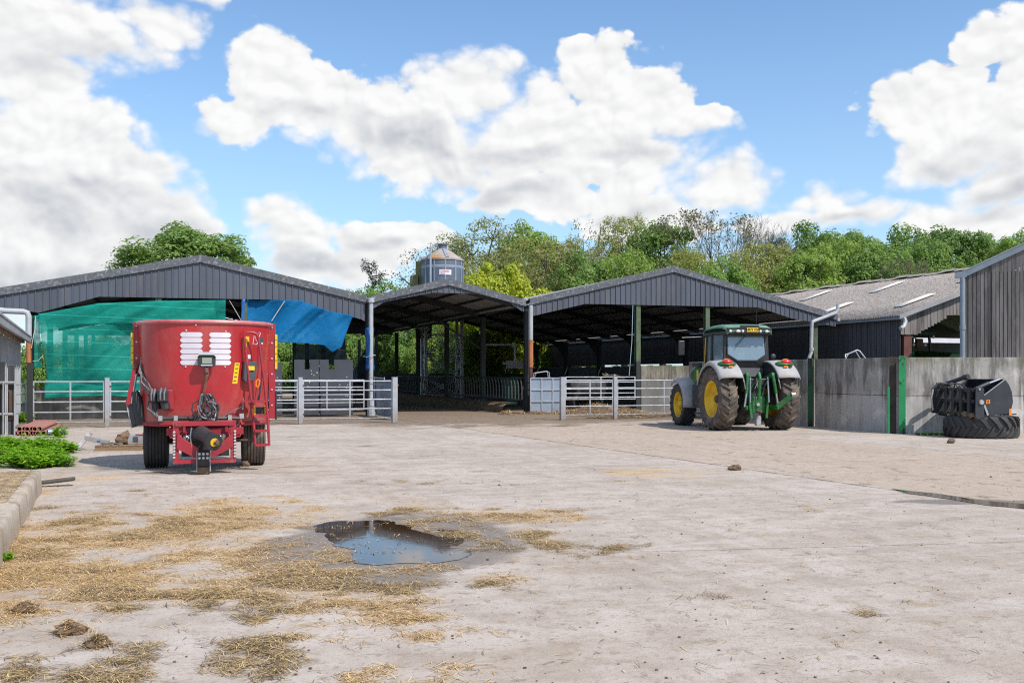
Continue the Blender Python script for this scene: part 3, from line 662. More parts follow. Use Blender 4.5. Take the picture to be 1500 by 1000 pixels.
lowC = [(.1,fz(543,453,FS)[1]),fz(563,442,FS),fz(634,428.5,FS),fz(698,430.5,FS),fz(745,443,FS),(6.2,fz(768,456,FS)[1])]
yC, rlC = gable_shed('open_shed','narrow middle shed with low dark gable over the feed passage',.04,3.11,6.33,4.5,5.26,4.5,25,lowC,
   [(0,0,[(0,4.3,'darksteel')],4.4)]+[(0,6*k,[(0,4,'darksteel')],4.1) for k in (1,2,3,4)],5,4.1)
lowR = [(6.5,fz(778,464,FS)[1]),fz(857,445,FS),fz(1110,450,FS),fz(1160,466.5,FS),fz(1186,471,FS),(21.2,fz(1186,471,FS)[1]-.2)]
yR, rlR = gable_shed('open_shed','large open cattle shed with dark gable, behind the tractor',6.5,13.0,21.27,4.56,6.10,4.2,38,lowR,
   [(6.45,0,[(0,4.4,'darksteel')],4.45)]+[(6.45,s,[(0,2.05,'dkgreen'),(2.05,4.4,'darksteel')],4.2) for s in (5.95,12.3,18.6,24.4,31,37.6)]+[(t,0,[(0,2.1,'darksteel'),(2.1,5.3,'greensteel')],None) for t in (11.4,14.7)]+
   [(20.2,0,[(0,3.9,'greensteel')],4.0)]+[(20.3,6*k,[(0,3.4,'darksteel')],3.9) for k in (1,2,3,4,5,6)],7,0)
for k in range(1, 7):                                                    # tapered haunches on the far columns of the right shed
    mb = MB(); mb.prism([(20.2,6*k-.08,2.7),(20.38,6*k-.08,2.7),(20.55,6*k-.08,3.85),(18.6,6*k-.08,4.1),(19.6,6*k-.08,3.6)], (0,.16,0)); yR.part(mb, 'haunch', M['darksteel'])
mb = MB(); mb.prism([(21.3,-.2,3.97),(21.3,38,3.97),(21.3,38,4.12),(21.3,-.2,4.12)], (.14,0,0)); yR.part(mb, 'gutter', M['pvc'])
mb = MB(); mb.bar((6.1,-.1,4.34),(6.1,25,4.34),.02,.02); mb.grid([[(6.25,q,4.42),(6.32,q,4.36),(6.44,q,4.36),(6.52,q,4.44)] for q in (-.25, 25)]); yC.part(mb, 'valley_gutter', M['pvc'], solid=.012)
mb = MB(); mb.grid([[(-.14,q,4.42),(-.09,q,4.34),(.03,q,4.34),(.08,q,4.42)] for q in (-.25, 25)]); yC.part(mb, 'valley_gutter', M['pvc'], solid=.012)
mb = MB(); mb.bar((4.4,6.0,3.95),(6.35,6.0,2.75),.07,.07); yC.part(mb, 'brace', M['darksteel'])
mb = MB(); t, z = fz(618,481,24.5); mb.prism([(t-.5,24.6,z-.12),(t+.5,24.6,z-.12),(t+.5,24.6,z+.42),(t-.35,24.6,z+.02)], (0,.03,0)); yC.part(mb, 'roof_light', M['skylight'])
# rainwater pipes on the front posts
def pipe_part(y, pts, r, m, name='downpipe', n=10): mb = MB(); mb.path(pts, r, n); return y.part(mb, name, m, smooth=True)
pw = pipe_part(yC, [(.02,-.36,2.3),(.02,-.36,4.38)], .085, M['pvc']); pipe_part(yC, [(.02,-.36,4.30),(.02,-.36,4.47)], .13, M['pvc'], 'collar')
pipe_part(yC, [(.02,-.36,1.72),(.02,-.36,2.3)], .083, M['pvc']); pipe_part(yC, [(.02,-.36,0),(.02,-.36,.62)], .15, M['pvc'], 'pipe_foot'); pipe_part(yC, [(.02,-.36,.62),(.02,-.36,1.72)], .083, M['pvc'])
pipe_part(yR, [(6.5,-.34,2.95),(6.5,-.34,4.34)], .085, M['pvc']); pipe_part(yR, [(6.5,-.34,1.85),(6.5,-.34,2.95)], .095, M['terracotta']); pipe_part(yR, [(6.5,-.34,0),(6.5,-.34,1.85)], .07, M['redpost'])
t0, z0 = fz(-70, 452, -.34); t1, z1 = fz(42, 456.5, -.34); zb = fz(42, 497, -.34)[1]
pipe_part(yL, [(t0,-.34,z0),(t1-.15,-.34,z1),(t1-.04,-.34,z1-.04),(t1,-.34,z1-.16),(t1,-.34,zb)], .10, M['pvc']); pipe_part(yL, [(t1,-.34,zb),(t1,-.34,1.9)], .085, M['terracotta'])
ta, za = fz(1227, 455, -.34); tb, zb_ = fz(1189, 470, -.34)
pipe_part(yR, [(ta,-.34,za+.28),(ta,-.34,za+.05),(ta-.1,-.34,za-.1),(tb+.2,-.34,zb_+.02),(tb+.04,-.34,zb_-.04),(tb,-.34,zb_-.2),(tb-.02,-.34,2.55),(tb-.12,-.34,2.35),(tb-.12,-.34,0)], .085, M['pvc'])
pipe_part(yR, [(tb-.01,-.34,2.62),(tb-.01,-.34,2.75)], .105, M['pvc'], 'collar'); pipe_part(yR, [(tb-.12,-.34,2.18),(tb-.12,-.34,2.3)], .105, M['pvc'], 'collar')
# blue sheeting tied round the left post
mb = MB(); P = []
for i in range(14):
    z = 1.72+i*.125; row = []
    for j in range(15):
        a = 2*math.pi*j/14; rr = .145+.045*noise.noise(Vector((math.cos(a)*1.5, math.sin(a)*1.5, z*2.2)))+.02*(i < 2)
        row.append((.0+rr*math.cos(a), -.18+rr*1.5*math.sin(a), z))
    P.append(row)
mb.grid(P); tw = YT('blue_tarp','bright blue tarpaulin wrapped round the white downpipe post','tarpaulin',0,-.18); tw.part(mb,'sheet',M['tarpblue'],smooth=True,solid=.01)
mb = MB(); mb.path([(.24*math.cos(a/8*6.283), -.18+.36*math.sin(a/8*6.283), 2.28+.05*math.sin(a)) for a in range(8)], .012, 5, closed=True); tw.part(mb,'tie',M['bluerope'])

# ------------------------------------------------------------------ low walls and boarding
def wall(name, label, cat, t0, t1, s0, s1, z1, m, z0=-.05, cap=None):
    y = YT(name, label, cat, (t0+t1)/2, (s0+s1)/2); mb = MB(); mb.box(t0, t1, s0, s1, z0, z1)
    y.part(mb, 'wall_panel', M[m], bevel=.012)
    return y
wall('low_wall','dark low concrete wall under the hanging green net','wall',-11.6,-4.8,.14,.3,1.15,'conclow')
wall('low_wall','brown stained concrete wall across the front of the right shed','wall',11.52,20.08,-.12,.06,1.93,'concwall2')
wall('low_wall','dark boarded wall closing the far side of the right shed','wall',20.45,20.6,1,38,2.05,'panelgrey')
wall('low_wall','rough concrete wall at the back of the left shed','wall',-13,-.3,29.4,29.55,1.35,'conclow')
wall('low_wall','low concrete wall across the far end of the feed passage','wall',.2,6.2,24.9,25.05,1.15,'conclow')
wall('low_wall','dark boarded wall at the far end of the right shed','wall',6.7,20.2,37.7,37.85,1.6,'panelgrey')
y = YT('kerb_plinth','rough concrete trough kerb along the feed passage','kerb',6.1,12); mb = MB()
P = []
for i in range(60):
    s = .4+i*.42; n = .08*noise.noise(Vector((s*.8,1,1))); P.append([(5.55+n,s,-.02),(5.6+n,s,.28+n),(5.75+n,s,.38+n*.6),(6.3,s,.40)])
mb.grid(P); y.part(mb,'kerb',M['dung'])
for k, (a, b_) in enumerate(((.25,5.8),(6.1,12.15),(12.45,18.45),(18.75,24.3))):
    lab = ['feed barrier of curved pales in the bay nearest the yard','feed barrier of curved pales in the second bay from the yard','feed barrier of curved pales in the third bay from the yard','feed barrier of curved pales in the bay farthest inside'][k]
    y = YT('feed_barrier', lab, 'barrier', 6.4, a, 'feed barriers along the passage')
    for z in (.52, 1.42):
        mb = MB(); mb.tube((6.4,a,z),(6.4,b_,z),.03,8); y.part(mb,'rail',M['darksteel'])
    n = int((b_-a)/.42)
    first = None
    for i in range(n):
        s = a+.2+i*.42
        if first is None:
            mb = MB(); mb.path([(6.4,s,.52),(6.4,s,1.0),(6.39,s+.03,1.18),(6.37,s+.09,1.36),(6.40,s+.16,1.42)], .026, 6); first = y.part(mb,'pale',M['paledark'],smooth=True)
        else:
            c_ = first.copy(); col.objects.link(c_); c_.location = (0, i*.42, 0)
# mucky bedding behind the barriers and by the posts
def heap(name, label, t0, t1, s0, s1, h, seed, edge=.22):
    nx, ny = max(10,int((t1-t0)/.12)), max(10,int((s1-s0)/.12)); P = []
    for j in range(ny+1):
        row = []
        for i in range(nx+1):
            t, s = t0+(t1-t0)*i/nx, s0+(s1-s0)*j/ny; e = min(1, min(i, nx-i)/nx/edge)*min(1, min(j, ny-j)/ny/edge)
            row.append((t, s, -.02+max(0, e*(h*(.55+.9*fbm(t*1.0+seed, s, .9, 4)+.35*fbm(t, s+seed, 3.5, 3))))))
        P.append(row)
    y = YT(name, label, 'bedding heap', (t0+t1)/2, (s0+s1)/2); mb = MB(); mb.grid(P); y.part(mb, 'heap', M['dung'], smooth=True, sangle=180)
    r = random.Random(seed); mb = MB()
    for k in range(int(420*min(3, (t1-t0)*(s1-s0)/3))):
        i, j = r.randint(1, nx-1), r.randint(1, ny-1); p = P[j][i]
        if p[2] > .01: stalk(mb, p[0]+r.uniform(-.1,.1), p[1]+r.uniform(-.1,.1), p[2]+.02, r.uniform(.08,.3), .012, r, .5)
    y.part(mb, 'loose_straw', M['straw'])
heap('straw_heap','brown straw and muck heaped behind the right yard gates',7.0,11.3,-2.2,.4,.30,3)
heap('straw_heap','trodden muck spread under the right row of gates',6.2,12.5,-6.2,-2.6,.12,6,.3)
heap('straw_heap','scrape of old straw at the foot of the orange pipe',4.9,7.0,-1.7,-.4,.24,9)
heap('straw_heap','strip of spilt straw along the foot of the right concrete wall',20.9,22.6,-10.5,-1.5,.07,12,.3)

# ------------------------------------------------------------------ precast wall beside the tractor
C0 = gp(1320, 635); C0.z = 0                                     # corner post
wd = UV.copy(); Lw = 3.85
def wpanel(a, b_, label, m='concwall', z=2.03):
    d = (b_-a); L = d.length; rz = math.atan2(d.y, d.x)
    o = thing('concrete_wall', label, 'wall', a, rz)
    for (za, zb) in ((-.05, 1.0), (1.012, z)):
        mb = MB(); mb.box(.1, L-.1, .0, .16, za, zb); mb.build('wall_panel', M[m], o, bevel=.012)
    return o
posts = [C0+wd*(k*Lw) for k in (0, 1, 2, 3)]
wpanel(posts[1], posts[0], 'streaked grey concrete wall bay between the two green posts')
wpanel(posts[2], posts[1], 'concrete wall bay right behind the tractor rear wheel')
wpanel(posts[3], posts[2], 'concrete wall bay hidden mostly behind the tractor')
rd = Vector((1, -.03, 0)).normalized()
wpanel(C0, C0+rd*5.2, 'streaked grey concrete wall behind the grab bucket')
def gpost(p, label, rz, both, m='postgreen', w=.085):
    o = thing('wall_post', label, 'post', p, rz, 'green posts holding the concrete wall')
    mb = MB(); mb.box(-w,w,-.09,-.07,0,2.07); mb.build('flange', M[m], o); mb = MB(); mb.box(-.012,.012,-.07,.2,0,2.06); mb.build('web', M['darksteel'], o)
    if both: mb = MB(); mb.box(-.30,-.12,.05,.07,0,2.05); mb.build('shadow_flange', M['shadowdark'], o); mb = MB(); mb.box(-.36,-.30,-.03,.0,0,1.25); mb.build('edge_strip', M['postgreen'], o)  # dark strip left of the post has its cast shadow painted in
gpost(C0+Vector((.0,-.02,0)), 'broad bright green steel post at the wall corner', R(-8), True)
gpost(posts[1]+Vector((-.05,-.02,0)), 'narrow dark green steel post beside the tractor wheel', R(-40), False, 'postdark', .07)
o = thing('hoop_rail','bare steel hoop standing above the concrete wall','hoop', at(1243,524,31)); o.location.z = 0
mb = MB(); k = 31/F; mb.path([(0,.25,1.7),(0,.25,2.1),(.08,.25,2.22),(.36,.25,2.34),(.44,.25,2.30),(.66,.25,2.02),(.66,.25,1.7)], .022, 8); mb.build('tube', M['galv'], o, smooth=True)
mb = MB(); mb.path([(0,.25,1.9),(.03,.40,2.2),(.36,.40,2.30),(.6,.40,1.9)], .018, 8); mb.build('tube', M['galv'], o, smooth=True)
for i, (px, w_, m_) in enumerate(((1181,.25,'brick'),(1195,.2,'concpost'),(1213,.18,'concpost'),(1230,.34,'concpost'),(1237,.3,'redpost'))):
    pass

# ------------------------------------------------------------------ black barn with corrugated roof
T0 = 22.0; yB = YT('black_barn','black boarded barn with mossy corrugated roof behind the concrete wall','barn',T0+8,10)
s0 = -3.44; t0 = T0; half = 8.0; zE, zR, Lb = 4.08, 6.72, 44
mb = MB(); A = []; B = []; P = []
s = s0-.25; ph = 0
while s < s0+Lb:
    d = .030*math.sin(s*2*math.pi/.15*.9999); P.append((s, d)); s += .0375
for f in (0, .25, .5, .75, 1.0):
    sag = -.03*math.sin(f*math.pi*3); P2 = [(t0-.25+(half+.25)*f, q, zE-.06+(zR-zE+.06)*f+d+.035*noise.noise(Vector((q*.35,f*3,0)))) for q, d in P]; A.append(P2)
mb.grid(A); yB.part(mb, 'corrugated_roof', M['rooftan'], smooth=True, sangle=180, solid=.012)
mb = MB(); mb.grid([[(t0+half,q,zR),(t0+2*half,q,zE)] for q in (s0-.25, s0+Lb)]); yB.part(mb, 'corrugated_roof', M['rooftan'], solid=.012)
mb = MB()
for k in range(40):                                                      # ridge caps, each a little out of line
    q = s0-.2+k*1.1; z = zR+.06+.035*((k*7) % 3-1); mb.prism([(t0+half-.38,q,z-.10),(t0+half,q,z+.05),(t0+half+.38,q,z-.10),(t0+half,q,z-.02)], (0,1.0,0))
yB.part(mb, 'ridge_cap', M['roofcap'])
for (f, qs) in ((.62,(1.5,7.5,13.5,21,28)),(.17,(1.2,6.8,12.5,19,25))):
    for q in qs:                                                         # translucent roof sheets
        f2 = f+.22; mb = MB(); rows = []
        for ff in (f, f2): rows.append([(t0-.25+(half+.25)*ff, s0+q+w, zE-.06+(zR-zE+.06)*ff+.075+.03*math.sin((s0+q+w)*2*math.pi/.15)) for w in [i*.0375 for i in range(17)]])
        mb.grid(rows); yB.part(mb, 'roof_light', M['skylight'], smooth=True, sangle=180, solid=.01)
def boards(mb, a, b_, zlo, zhi, w, gap, off, th=.022, jit=.012, seed=1):
    r = random.Random(seed); a = Vector(a); d = Vector(b_)-a; L = d.length; d /= L; n = Vector((-d.y, d.x, 0)); x = 0
    while x < L-.02:
        w2 = min(w*r.uniform(.9,1.1), L-x); p = a+d*x; q = a+d*(x+w2-gap); o = n*(off+r.uniform(-jit, jit))
        zl0 = zlo(x)+r.uniform(-.012,.012); 
        mb.add([p+o+Vector((0,0,zl0)), q+o+Vector((0,0,zl0)), q+o+Vector((0,0,zhi(x+w2))), p+o+Vector((0,0,zhi(x))), p+o+n*th+Vector((0,0,zl0)), q+o+n*th+Vector((0,0,zl0)), q+o+n*th+Vector((0,0,zhi(x+w2))), p+o+n*th+Vector((0,0,zhi(x)))],
               [(0,1,2,3),(7,6,5,4),(0,4,5,1),(1,5,6,2),(2,6,7,3),(3,7,4,0)])
        x += w2
mb = MB(); boards(mb, (t0,s0+Lb,0), (t0,s0,0), lambda x: 2.22, lambda x: zE-.10, .145, .022, 0, seed=3); yB.part(mb, 'side_boarding', M['blackboard'])
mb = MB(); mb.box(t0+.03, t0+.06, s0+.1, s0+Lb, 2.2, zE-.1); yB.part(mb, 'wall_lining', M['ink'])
mb = MB(); mb.box(t0+.05,t0+.2,s0+2,s0+Lb,-.05,1.95); yB.part(mb, 'base_wall', M['conclow'])
r = random.Random(8)
for k in range(16):
    q = s0+3+k*2.5; mb = MB(); mb.box(t0-.02,t0+.14,q,q+r.uniform(.5,1.3),1.96,2.1+r.uniform(.02,.1)); yB.part(mb,'block',M[('concpost','brick','concpost','wood')[k%4]])
mb = MB(); mb.box(t0-.19,t0-.05,s0-.2,s0+Lb,zE-.20,zE-.06); yB.part(mb,'gutter',M['duct'])
zt = lambda x: zE+(zR-zE)*x/half
lowB = lerpf([(0,3.25),(.85,3.25),(.88,3.35),(2.35,4.0),(2.36,4.12),(8,4.12)])
mb = MB(); boards(mb, (t0,s0-.02,0), (t0+half,s0-.02,0), lambda x: lowB(x), lambda x: zt(x)-.04, .17, .012, -.03, seed=6); yB.part(mb, 'gable_boarding', M['greyboard'])
mb = MB(); mb.prism([(t0-.3,s0-.33,zt(-.3)-.10),(t0+half,s0-.33,zR-.10),(t0+half,s0-.33,zR+.08),(t0-.3,s0-.33,zt(-.3)+.08)], (0,.03,0)); yB.part(mb,'verge_trim',M['roofgrey'])
for (t, s, m_, z) in ((t0+.42,s0+.1,'redpost',3.3),):
    mb = MB(); mb.box(t-.22,t+.18,s-.1,s+.12,0,z); yB.part(mb,'column',M[m_])
for k in range(1,4):
    mb = MB(); icol(mb, t0+2.2, s0+k*5.0, 0, 4.6); yB.part(mb,'column',M['darksteel'])
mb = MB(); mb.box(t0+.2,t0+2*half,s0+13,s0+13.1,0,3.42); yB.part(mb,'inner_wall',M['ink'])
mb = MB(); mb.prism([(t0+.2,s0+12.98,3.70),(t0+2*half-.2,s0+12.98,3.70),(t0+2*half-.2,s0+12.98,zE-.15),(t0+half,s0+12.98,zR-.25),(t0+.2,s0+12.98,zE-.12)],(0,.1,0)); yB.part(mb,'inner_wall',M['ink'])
mb = MB(); mb.prism([(t0+1.75,s0+2.4,3.98),(t0+2.9,s0+2.6,3.86),(t0+3.05,s0+3.9,4.06),(t0+1.95,s0+3.9,4.16)],(0,0,.012)); yB.part(mb,'translucent_panel',pm('tan_translucent_panel',(.85,.62,.35),(.75,.55,.3),2,.5))  # tan translucent panel inside the barn, plain colour, no lamp
mb = MB(); mb.path([(t0+.75,s0+.2,3.42),(t0+1.05,s0+.2,3.40),(t0+1.35,s0+.2,3.46),(t0+1.7,s0+.2,3.62),(t0+2.0,s0+.2,3.86),(t0+2.2,s0+.2,4.05)],.02,6); yB.part(mb,'cable',M['rope'])
mb = MB(); pp = (t0-.14,s0-.28); mb.path([(pp[0]+.1,pp[1],zE-.14),(pp[0]+.12,pp[1]-.06,zE-.3),(pp[0]-.02,pp[1]-.12,zE-.52),(pp[0]-.2,pp[1]-.14,zE-.6)],.09,10); yB.part(mb,'downpipe',M['pvc'],smooth=True)

oW = thing('far_shed','pale far shed glimpsed through the black barn','shed',ts(47.3,24),TH)
mb = MB(); mb.box(-9,9,0,6,0,5.2); mb.build('wall',M['white'],oW); mb = MB(); mb.prism([(-9.3,-.3,5.2),(-9.3,6.3,5.2),(-9.3,3,5.5)],(18.6,0,0)); mb.build('roof',M['roofgrey'],oW)
# timber barn at the right edge, turned to its own angle
A0 = Vector((663/F*33, 33, 0)); rzT = R(-25); oT = thing('timber_barn','weathered grey board clad barn at the right edge','barn',A0,rzT)
zc = 4.93; sl_ = .466
mb = MB(); boards(mb, (0,0,0), (9,0,0), lambda x: 2.02, lambda x: zc+sl_*x-.14, .115, .017, -.02, seed=9, jit=.02); mb.build('front_boarding',M['greyboard'],oT)
mb = MB(); boards(mb, (0,9,0), (0,0,0), lambda x: 2.02, lambda x: zc-.1, .115, .010, 0, seed=10); mb.build('side_boarding',M['greyboard'],oT)
mb = MB(); mb.box(.05,9,.04,.2,-.05,1.98); mb.build('base_wall',M['conclow'],oT)
mb = MB(); mb.box(.04,9,.012,.03,2.0,zc); mb.build('wall_lining',M['ink'],oT)
mb = MB(); mb.prism([(-.12,-.09,zc-.20),(9,-.09,zc+sl_*9.12-.20),(9,-.09,zc+sl_*9.12+.03),(-.12,-.09,zc+.03)],(0,.06,0)); mb.build('verge_trim',M['duct'],oT)
mb = MB(); mb.grid([[(-.15,q,zc),(9,q,zc+sl_*9.15)] for q in (-.1,9)]); mb.build('roof',M['roofgrey'],oT,solid=.04)
mb = MB(); mb.box(-.30,.06,-.20,.0,zc-.16,zc+.02); mb.build('hopper_head',M['duct'],oT)
mb = MB(); mb.path([(-.06,-.14,zc-.16),(-.06,-.14,1.0)],.085,10); mb.path([(-.06,-.14,3.05),(-.06,-.14,3.2)],.098,10); mb.build('downpipe',M['duct'],oT,smooth=True)

# ------------------------------------------------------------------ yard gates and fence posts
def gate(name, label, t0, s0, t1, s1, zs, m='galv', r=.021, stiles=(.0,1.0), mid=(.5,), grp=None, rails='rail'):
    y = YT(name, label, 'gate', t0, s0, grp); d = Vector((t1-t0, s1-s0, 0))
    for z in zs:
        mb = MB(); mb.tube((t0,s0,z),(t1,s1,z),r,8); y.part(mb,'rail',M[m],smooth=True)
    for f in stiles+mid:
        mb = MB(); p = Vector((t0,s0,0))+d*f; q = .026 if f in stiles else .0
        mb.box(p.x-.022,p.x+.022,p.y-.014-q*0,p.y+.014,zs[0]-.02,zs[-1]+.02); y.part(mb,'stile' if f in stiles else 'brace',M[m])
    return y
SF = -6.1; ZR = (.17,.47,.77,1.07,1.36)
def fp(px): return fz(px, 600, SF)[0]
tp = [fp(44), fp(157), fp(300), fp(440), fp(578)]; gl = 'galvanised yard gates hung in a line'
labs = ['five bar galvanised gate in front of the green net, left of the mixer','galvanised gate running behind the red mixer from the post on its left','galvanised gate emerging from behind the right side of the mixer','five bar galvanised gate before the grey sheet panels']
for k in range(4): gate('yard_gate', labs[k], tp[k]+.09, SF, tp[k+1]-.09, SF, ZR, mid=(.52,), grp=gl)
tq = [fp(824), fp(901), fp(1030)]
gate('yard_gate','short galvanised gate in front of the black buffalo', tq[0]+.09, SF, tq[1]-.09, SF, ZR, mid=(.52,), grp=gl)
gate('yard_gate','galvanised gate running behind the tractor front wheel', tq[1]+.09, SF, tq[2]-.09, SF, ZR, mid=(.55,), grp=gl)
def fpost(t, label, w=.13, h=1.47, m='galv', s=SF):
    y = YT('gate_post', label, 'post', t, s, 'gate posts in the yard'); mb = MB(); mb.box(t-w/2,t+w/2,s-w/2,s+w/2,0,h); y.part(mb,'shaft',M[m],bevel=.01)
    mb = MB(); mb.box(t-w/2-.005,t+w/2+.005,s-w/2-.005,s+w/2+.005,h+.002,h+.016); y.part(mb,'cap',M[m])
    for z in (.3,1.2): mb = MB(); mb.box(t+w/2+.002,t+w/2+.05,s-.03,s+.03,z,z+.05); y.part(mb,'hinge',M['rust'])
fpost(tp[0],'dark gate post beside the lean-to wall',.16,1.9,'darksteel'); fpost(tp[1],'square gate post between the green net and the mixer')
fpost(tp[3],'square gate post standing just right of the mixer ladder'); fpost(tp[4],'square gate post at the left of the passage mouth',.17)
fpost(tq[0],'square gate post at the right of the passage mouth',.17); fpost(tq[1],'square gate post right of the buffalo')
def ft(px, s=-.45): return fz(px, 600, s)[0]
ZI = (.25,.52,.82,1.10,1.36)
gate('shed_gate','inner gate standing against the grey sheet panels',ft(402,-.9),-.9,ft(533,-.9),-.9,ZI,mid=(.27,.58),r=.018,grp='inner gates along the shed fronts')
gate('shed_gate','inner gate just behind the buffalo gate, inside the right shed front',ft(829,-.5),-.5,ft(930,-.5),-.5,(.55,.80,1.02,1.25,1.46),mid=(.5,),r=.018,grp='inner gates along the shed fronts')
def sheeted(label, a, b_, z0, z1, nx, nz, hoop):
    y = YT('sheeted_gate', label, 'gate', a[0], a[1]); A, B = Vector((*a,0)), Vector((*b_,0)); d = B-A; n = Vector((-d.y,d.x,0)).normalized()
    mb = MB(); mb.prism([A+Vector((0,0,z0)),B+Vector((0,0,z0)),B+Vector((0,0,z1)),A+Vector((0,0,z1))], n*.006); y.part(mb,'sheet',M['galvsheet'])
    mb = MB()
    for i in range(nx+1): p = A+d*i/nx-n*.022; mb = MB(); mb.bar(p+Vector((0,0,z0)),p+Vector((0,0,z1)),.04,.035,up=n); y.part(mb,'upright',M['galv'])
    for i in range(nz+1): z = Vector((0,0,z0+(z1-z0)*i/nz)); mb = MB(); mb.bar(A-n*.026+z,B-n*.026+z,.035,.04); y.part(mb,'rail',M['galv'])
    if hoop:
        for k in (0, .22):
            mb = MB(); mb.path([A+d*.12+n*k+Vector((0,0,z1)),A+d*.15+n*k+Vector((0,0,z1+.2)),A+d*.5+n*k+Vector((0,0,z1+.27)),A+d*.56+n*k+Vector((0,0,z1+.22)),A+d*.58+n*k+Vector((0,0,z1))],.017,8); y.part(mb,'hoop',M['galv'],smooth=True)
sheeted('square sheeted gate with framed panels beside the orange pipe',(ft(777,-.6),-.6),(ft(823,-.6)+.04,-.7),.02,1.42,3,3,True)
pa = to_ts(at(552,600,37.4)); pb = to_ts(at(577,600,34.2)); sheeted('plain sheeted gate leaf swung open behind the left passage post',pa,pb,.08,1.36,2,1,False)
y = YT('tube_gate','small tubular gate beside the blue wrapped post','gate',*to_ts(at(541,600,36.6)))
pa = to_ts(at(541,600,36.6)); pb = to_ts(at(563,600,36.0))
for z in (.4,.68,.96,1.22,1.46):
    mb = MB(); mb.tube((*pa,z),(*pb,z-.03),.016,6); y.part(mb,'rail',M['galv'])
for f in (0,.35,1):
    q = Vector((*pa,0)).lerp(Vector((*pb,0)),f); mb = MB(); mb.tube(q+Vector((0,0,.38)),q+Vector((0,0,1.47)),.018,6); y.part(mb,'stile',M['galv'])
y = YT('side_gate','narrow tubular gate between the lean-to wall and the dark post','gate',*to_ts(at(24,600,29)))
pa = to_ts(at(24,600,28.6)); pb = to_ts(at(37.5,600,29.2))
for z in (.55,.83,1.1,1.38): mb = MB(); mb.tube((*pa,z-.1),(*pb,z-.06),.02,6); y.part(mb,'rail',M['galv'])
mb = MB(); mb.tube((*pb,.3),(*pb,1.36),.024,6); y.part(mb,'stile',M['galv'])

# grey sheet panels standing in the left shed front, with notched tops
def panel(px0, px1, top, s, notch, label):
    t0, zt_ = fz(px0, top, s); t1 = fz(px1, top, s)[0]; zt2 = fz(px1, top, s)[1]; poly = [(t0,s,.04),(t1,s,.04),(t1,s,zt2)]
    if notch:
        a, b_ = fz(notch[1], top, s)[0], fz(notch[0], top, s)[0]; poly += [(a,s,zt_),(a,s,zt_-.36),(b_,s,zt_-.36),(b_,s,zt_)]
    poly += [(t0,s,zt_)]
    y = YT('sheet_panel', label, 'panel', t0, s, 'grey sheet panels in the left shed front'); mb = MB(); mb.prism(poly, (0,.03,0)); y.part(mb,'sheet',M['panelgrey'])
    r = random.Random(int(px0))
    for i in range(8): a = t0+(t1-t0)*r.uniform(.55,.95); z = r.uniform(.5,1.95); mb = MB(); mb.lathe([(0,-.008),(.022,-.006),(.022,0)],6,'y',(a,s,z)); y.part(mb,'bolt',M['bolt'])
panel(431,467,526.5,-.55,(446,454),'dark grey sheet panel, left of the notched pair'); panel(468.5,517,526.5,-.55,(481.5,489.5),'dark grey sheet panel with bolts, right of the notched pair'); panel(396,413.5,531,-.55,None,'narrow dark grey sheet panel close to the mixer ladder')

# ------------------------------------------------------------------ netting and sheeting
def net(name, label, pts_top, pts_bot, s, m, nu, nv, amp, seed, solid=.006, cat='netting', fold=None):
    ft_, fb = lerpf(pts_top), lerpf(pts_bot); P = []
    for j in range(nv+1):
        v = j/nv; row = []
        for i in range(nu+1):
            u = i/nu; tt = pts_top[0][0]+(pts_top[-1][0]-pts_top[0][0])*u; tb = pts_bot[0][0]+(pts_bot[-1][0]-pts_bot[0][0])*u
            t = tt*(1-v)+tb*v; zt_, zb_ = ft_(tt), fb(tb); z = zt_*(1-v)+zb_*v
            ds = amp*(noise.noise(Vector((t*.8+seed,z*.6,0)))*1.2+.5*noise.noise(Vector((t*1.2-z*1.5,seed,z*.4)))*(1-v*.5)+.22*noise.noise(Vector((t*3-z*3.2,seed,0))))
            row.append((t, s+ds, z))
        P.append(row)
    y = YT(name, label, cat, pts_top[0][0], s); mb = MB(); mb.grid(P); y.part(mb,'sheet',M[m],smooth=True,sangle=180,solid=solid); return y
NS = -.30
def f2(px, py, s=NS): return fz(px, py, s)
yn = net('windbreak_net','big green windbreak net hung across the left shed front',[f2(57,460),f2(145,444.5),f2(235,440.5),f2(330,440)],[f2(72,583),f2(100,579),f2(160,577),f2(330,590)],NS,'netgreen',90,44,.30,2)
def band(y, pts_top, pts_bot, s, m, amp, seed):
    ft_, fb = lerpf(pts_top), lerpf(pts_bot); P = []
    for j in range(13):
        row = []
        for i in range(91):
            t = pts_top[0][0]+(pts_top[-1][0]-pts_top[0][0])*i/90; z = ft_(t)*(1-j/12)+fb(t)*j/12
            row.append((t, s+amp*(noise.noise(Vector((t*.9-z*2.2, seed, z*.5)))+.5*noise.noise(Vector((t*2.2-z*4, seed, 0)))), z))
        P.append(row)
    mb = MB(); mb.grid(P); y.part(mb, 'folded_band', M[m], smooth=True, sangle=180, solid=.006)
band(yn, [f2(57,460),f2(145,444.5),f2(235,440.5),f2(316,440)], [f2(60,489),f2(90,481),f2(120,475),f2(200,474),f2(316,488)], NS-.12, 'netgreen', .10, 4)
band(yn, [f2(66,556),f2(160,566),f2(316,570)], [f2(73,583),f2(160,579),f2(316,590)], NS-.14, 'netgreen', .10, 9)
net('windbreak_net','dark green loose end of net beside the left downpipe',[f2(49,462),f2(57,461)],[f2(49,540),f2(62,537)],NS+.05,'netgreen',6,20,.15,5)
net('windbreak_net','bright blue net hung below the gable right of the mixer',[f2(362,438),f2(440,440),f2(480,455),f2(518,462)],[f2(362,500),f2(450,503),f2(474,506),f2(486,516),f2(492,512),f2(499,509)],NS,'netblue',80,40,.42,8)
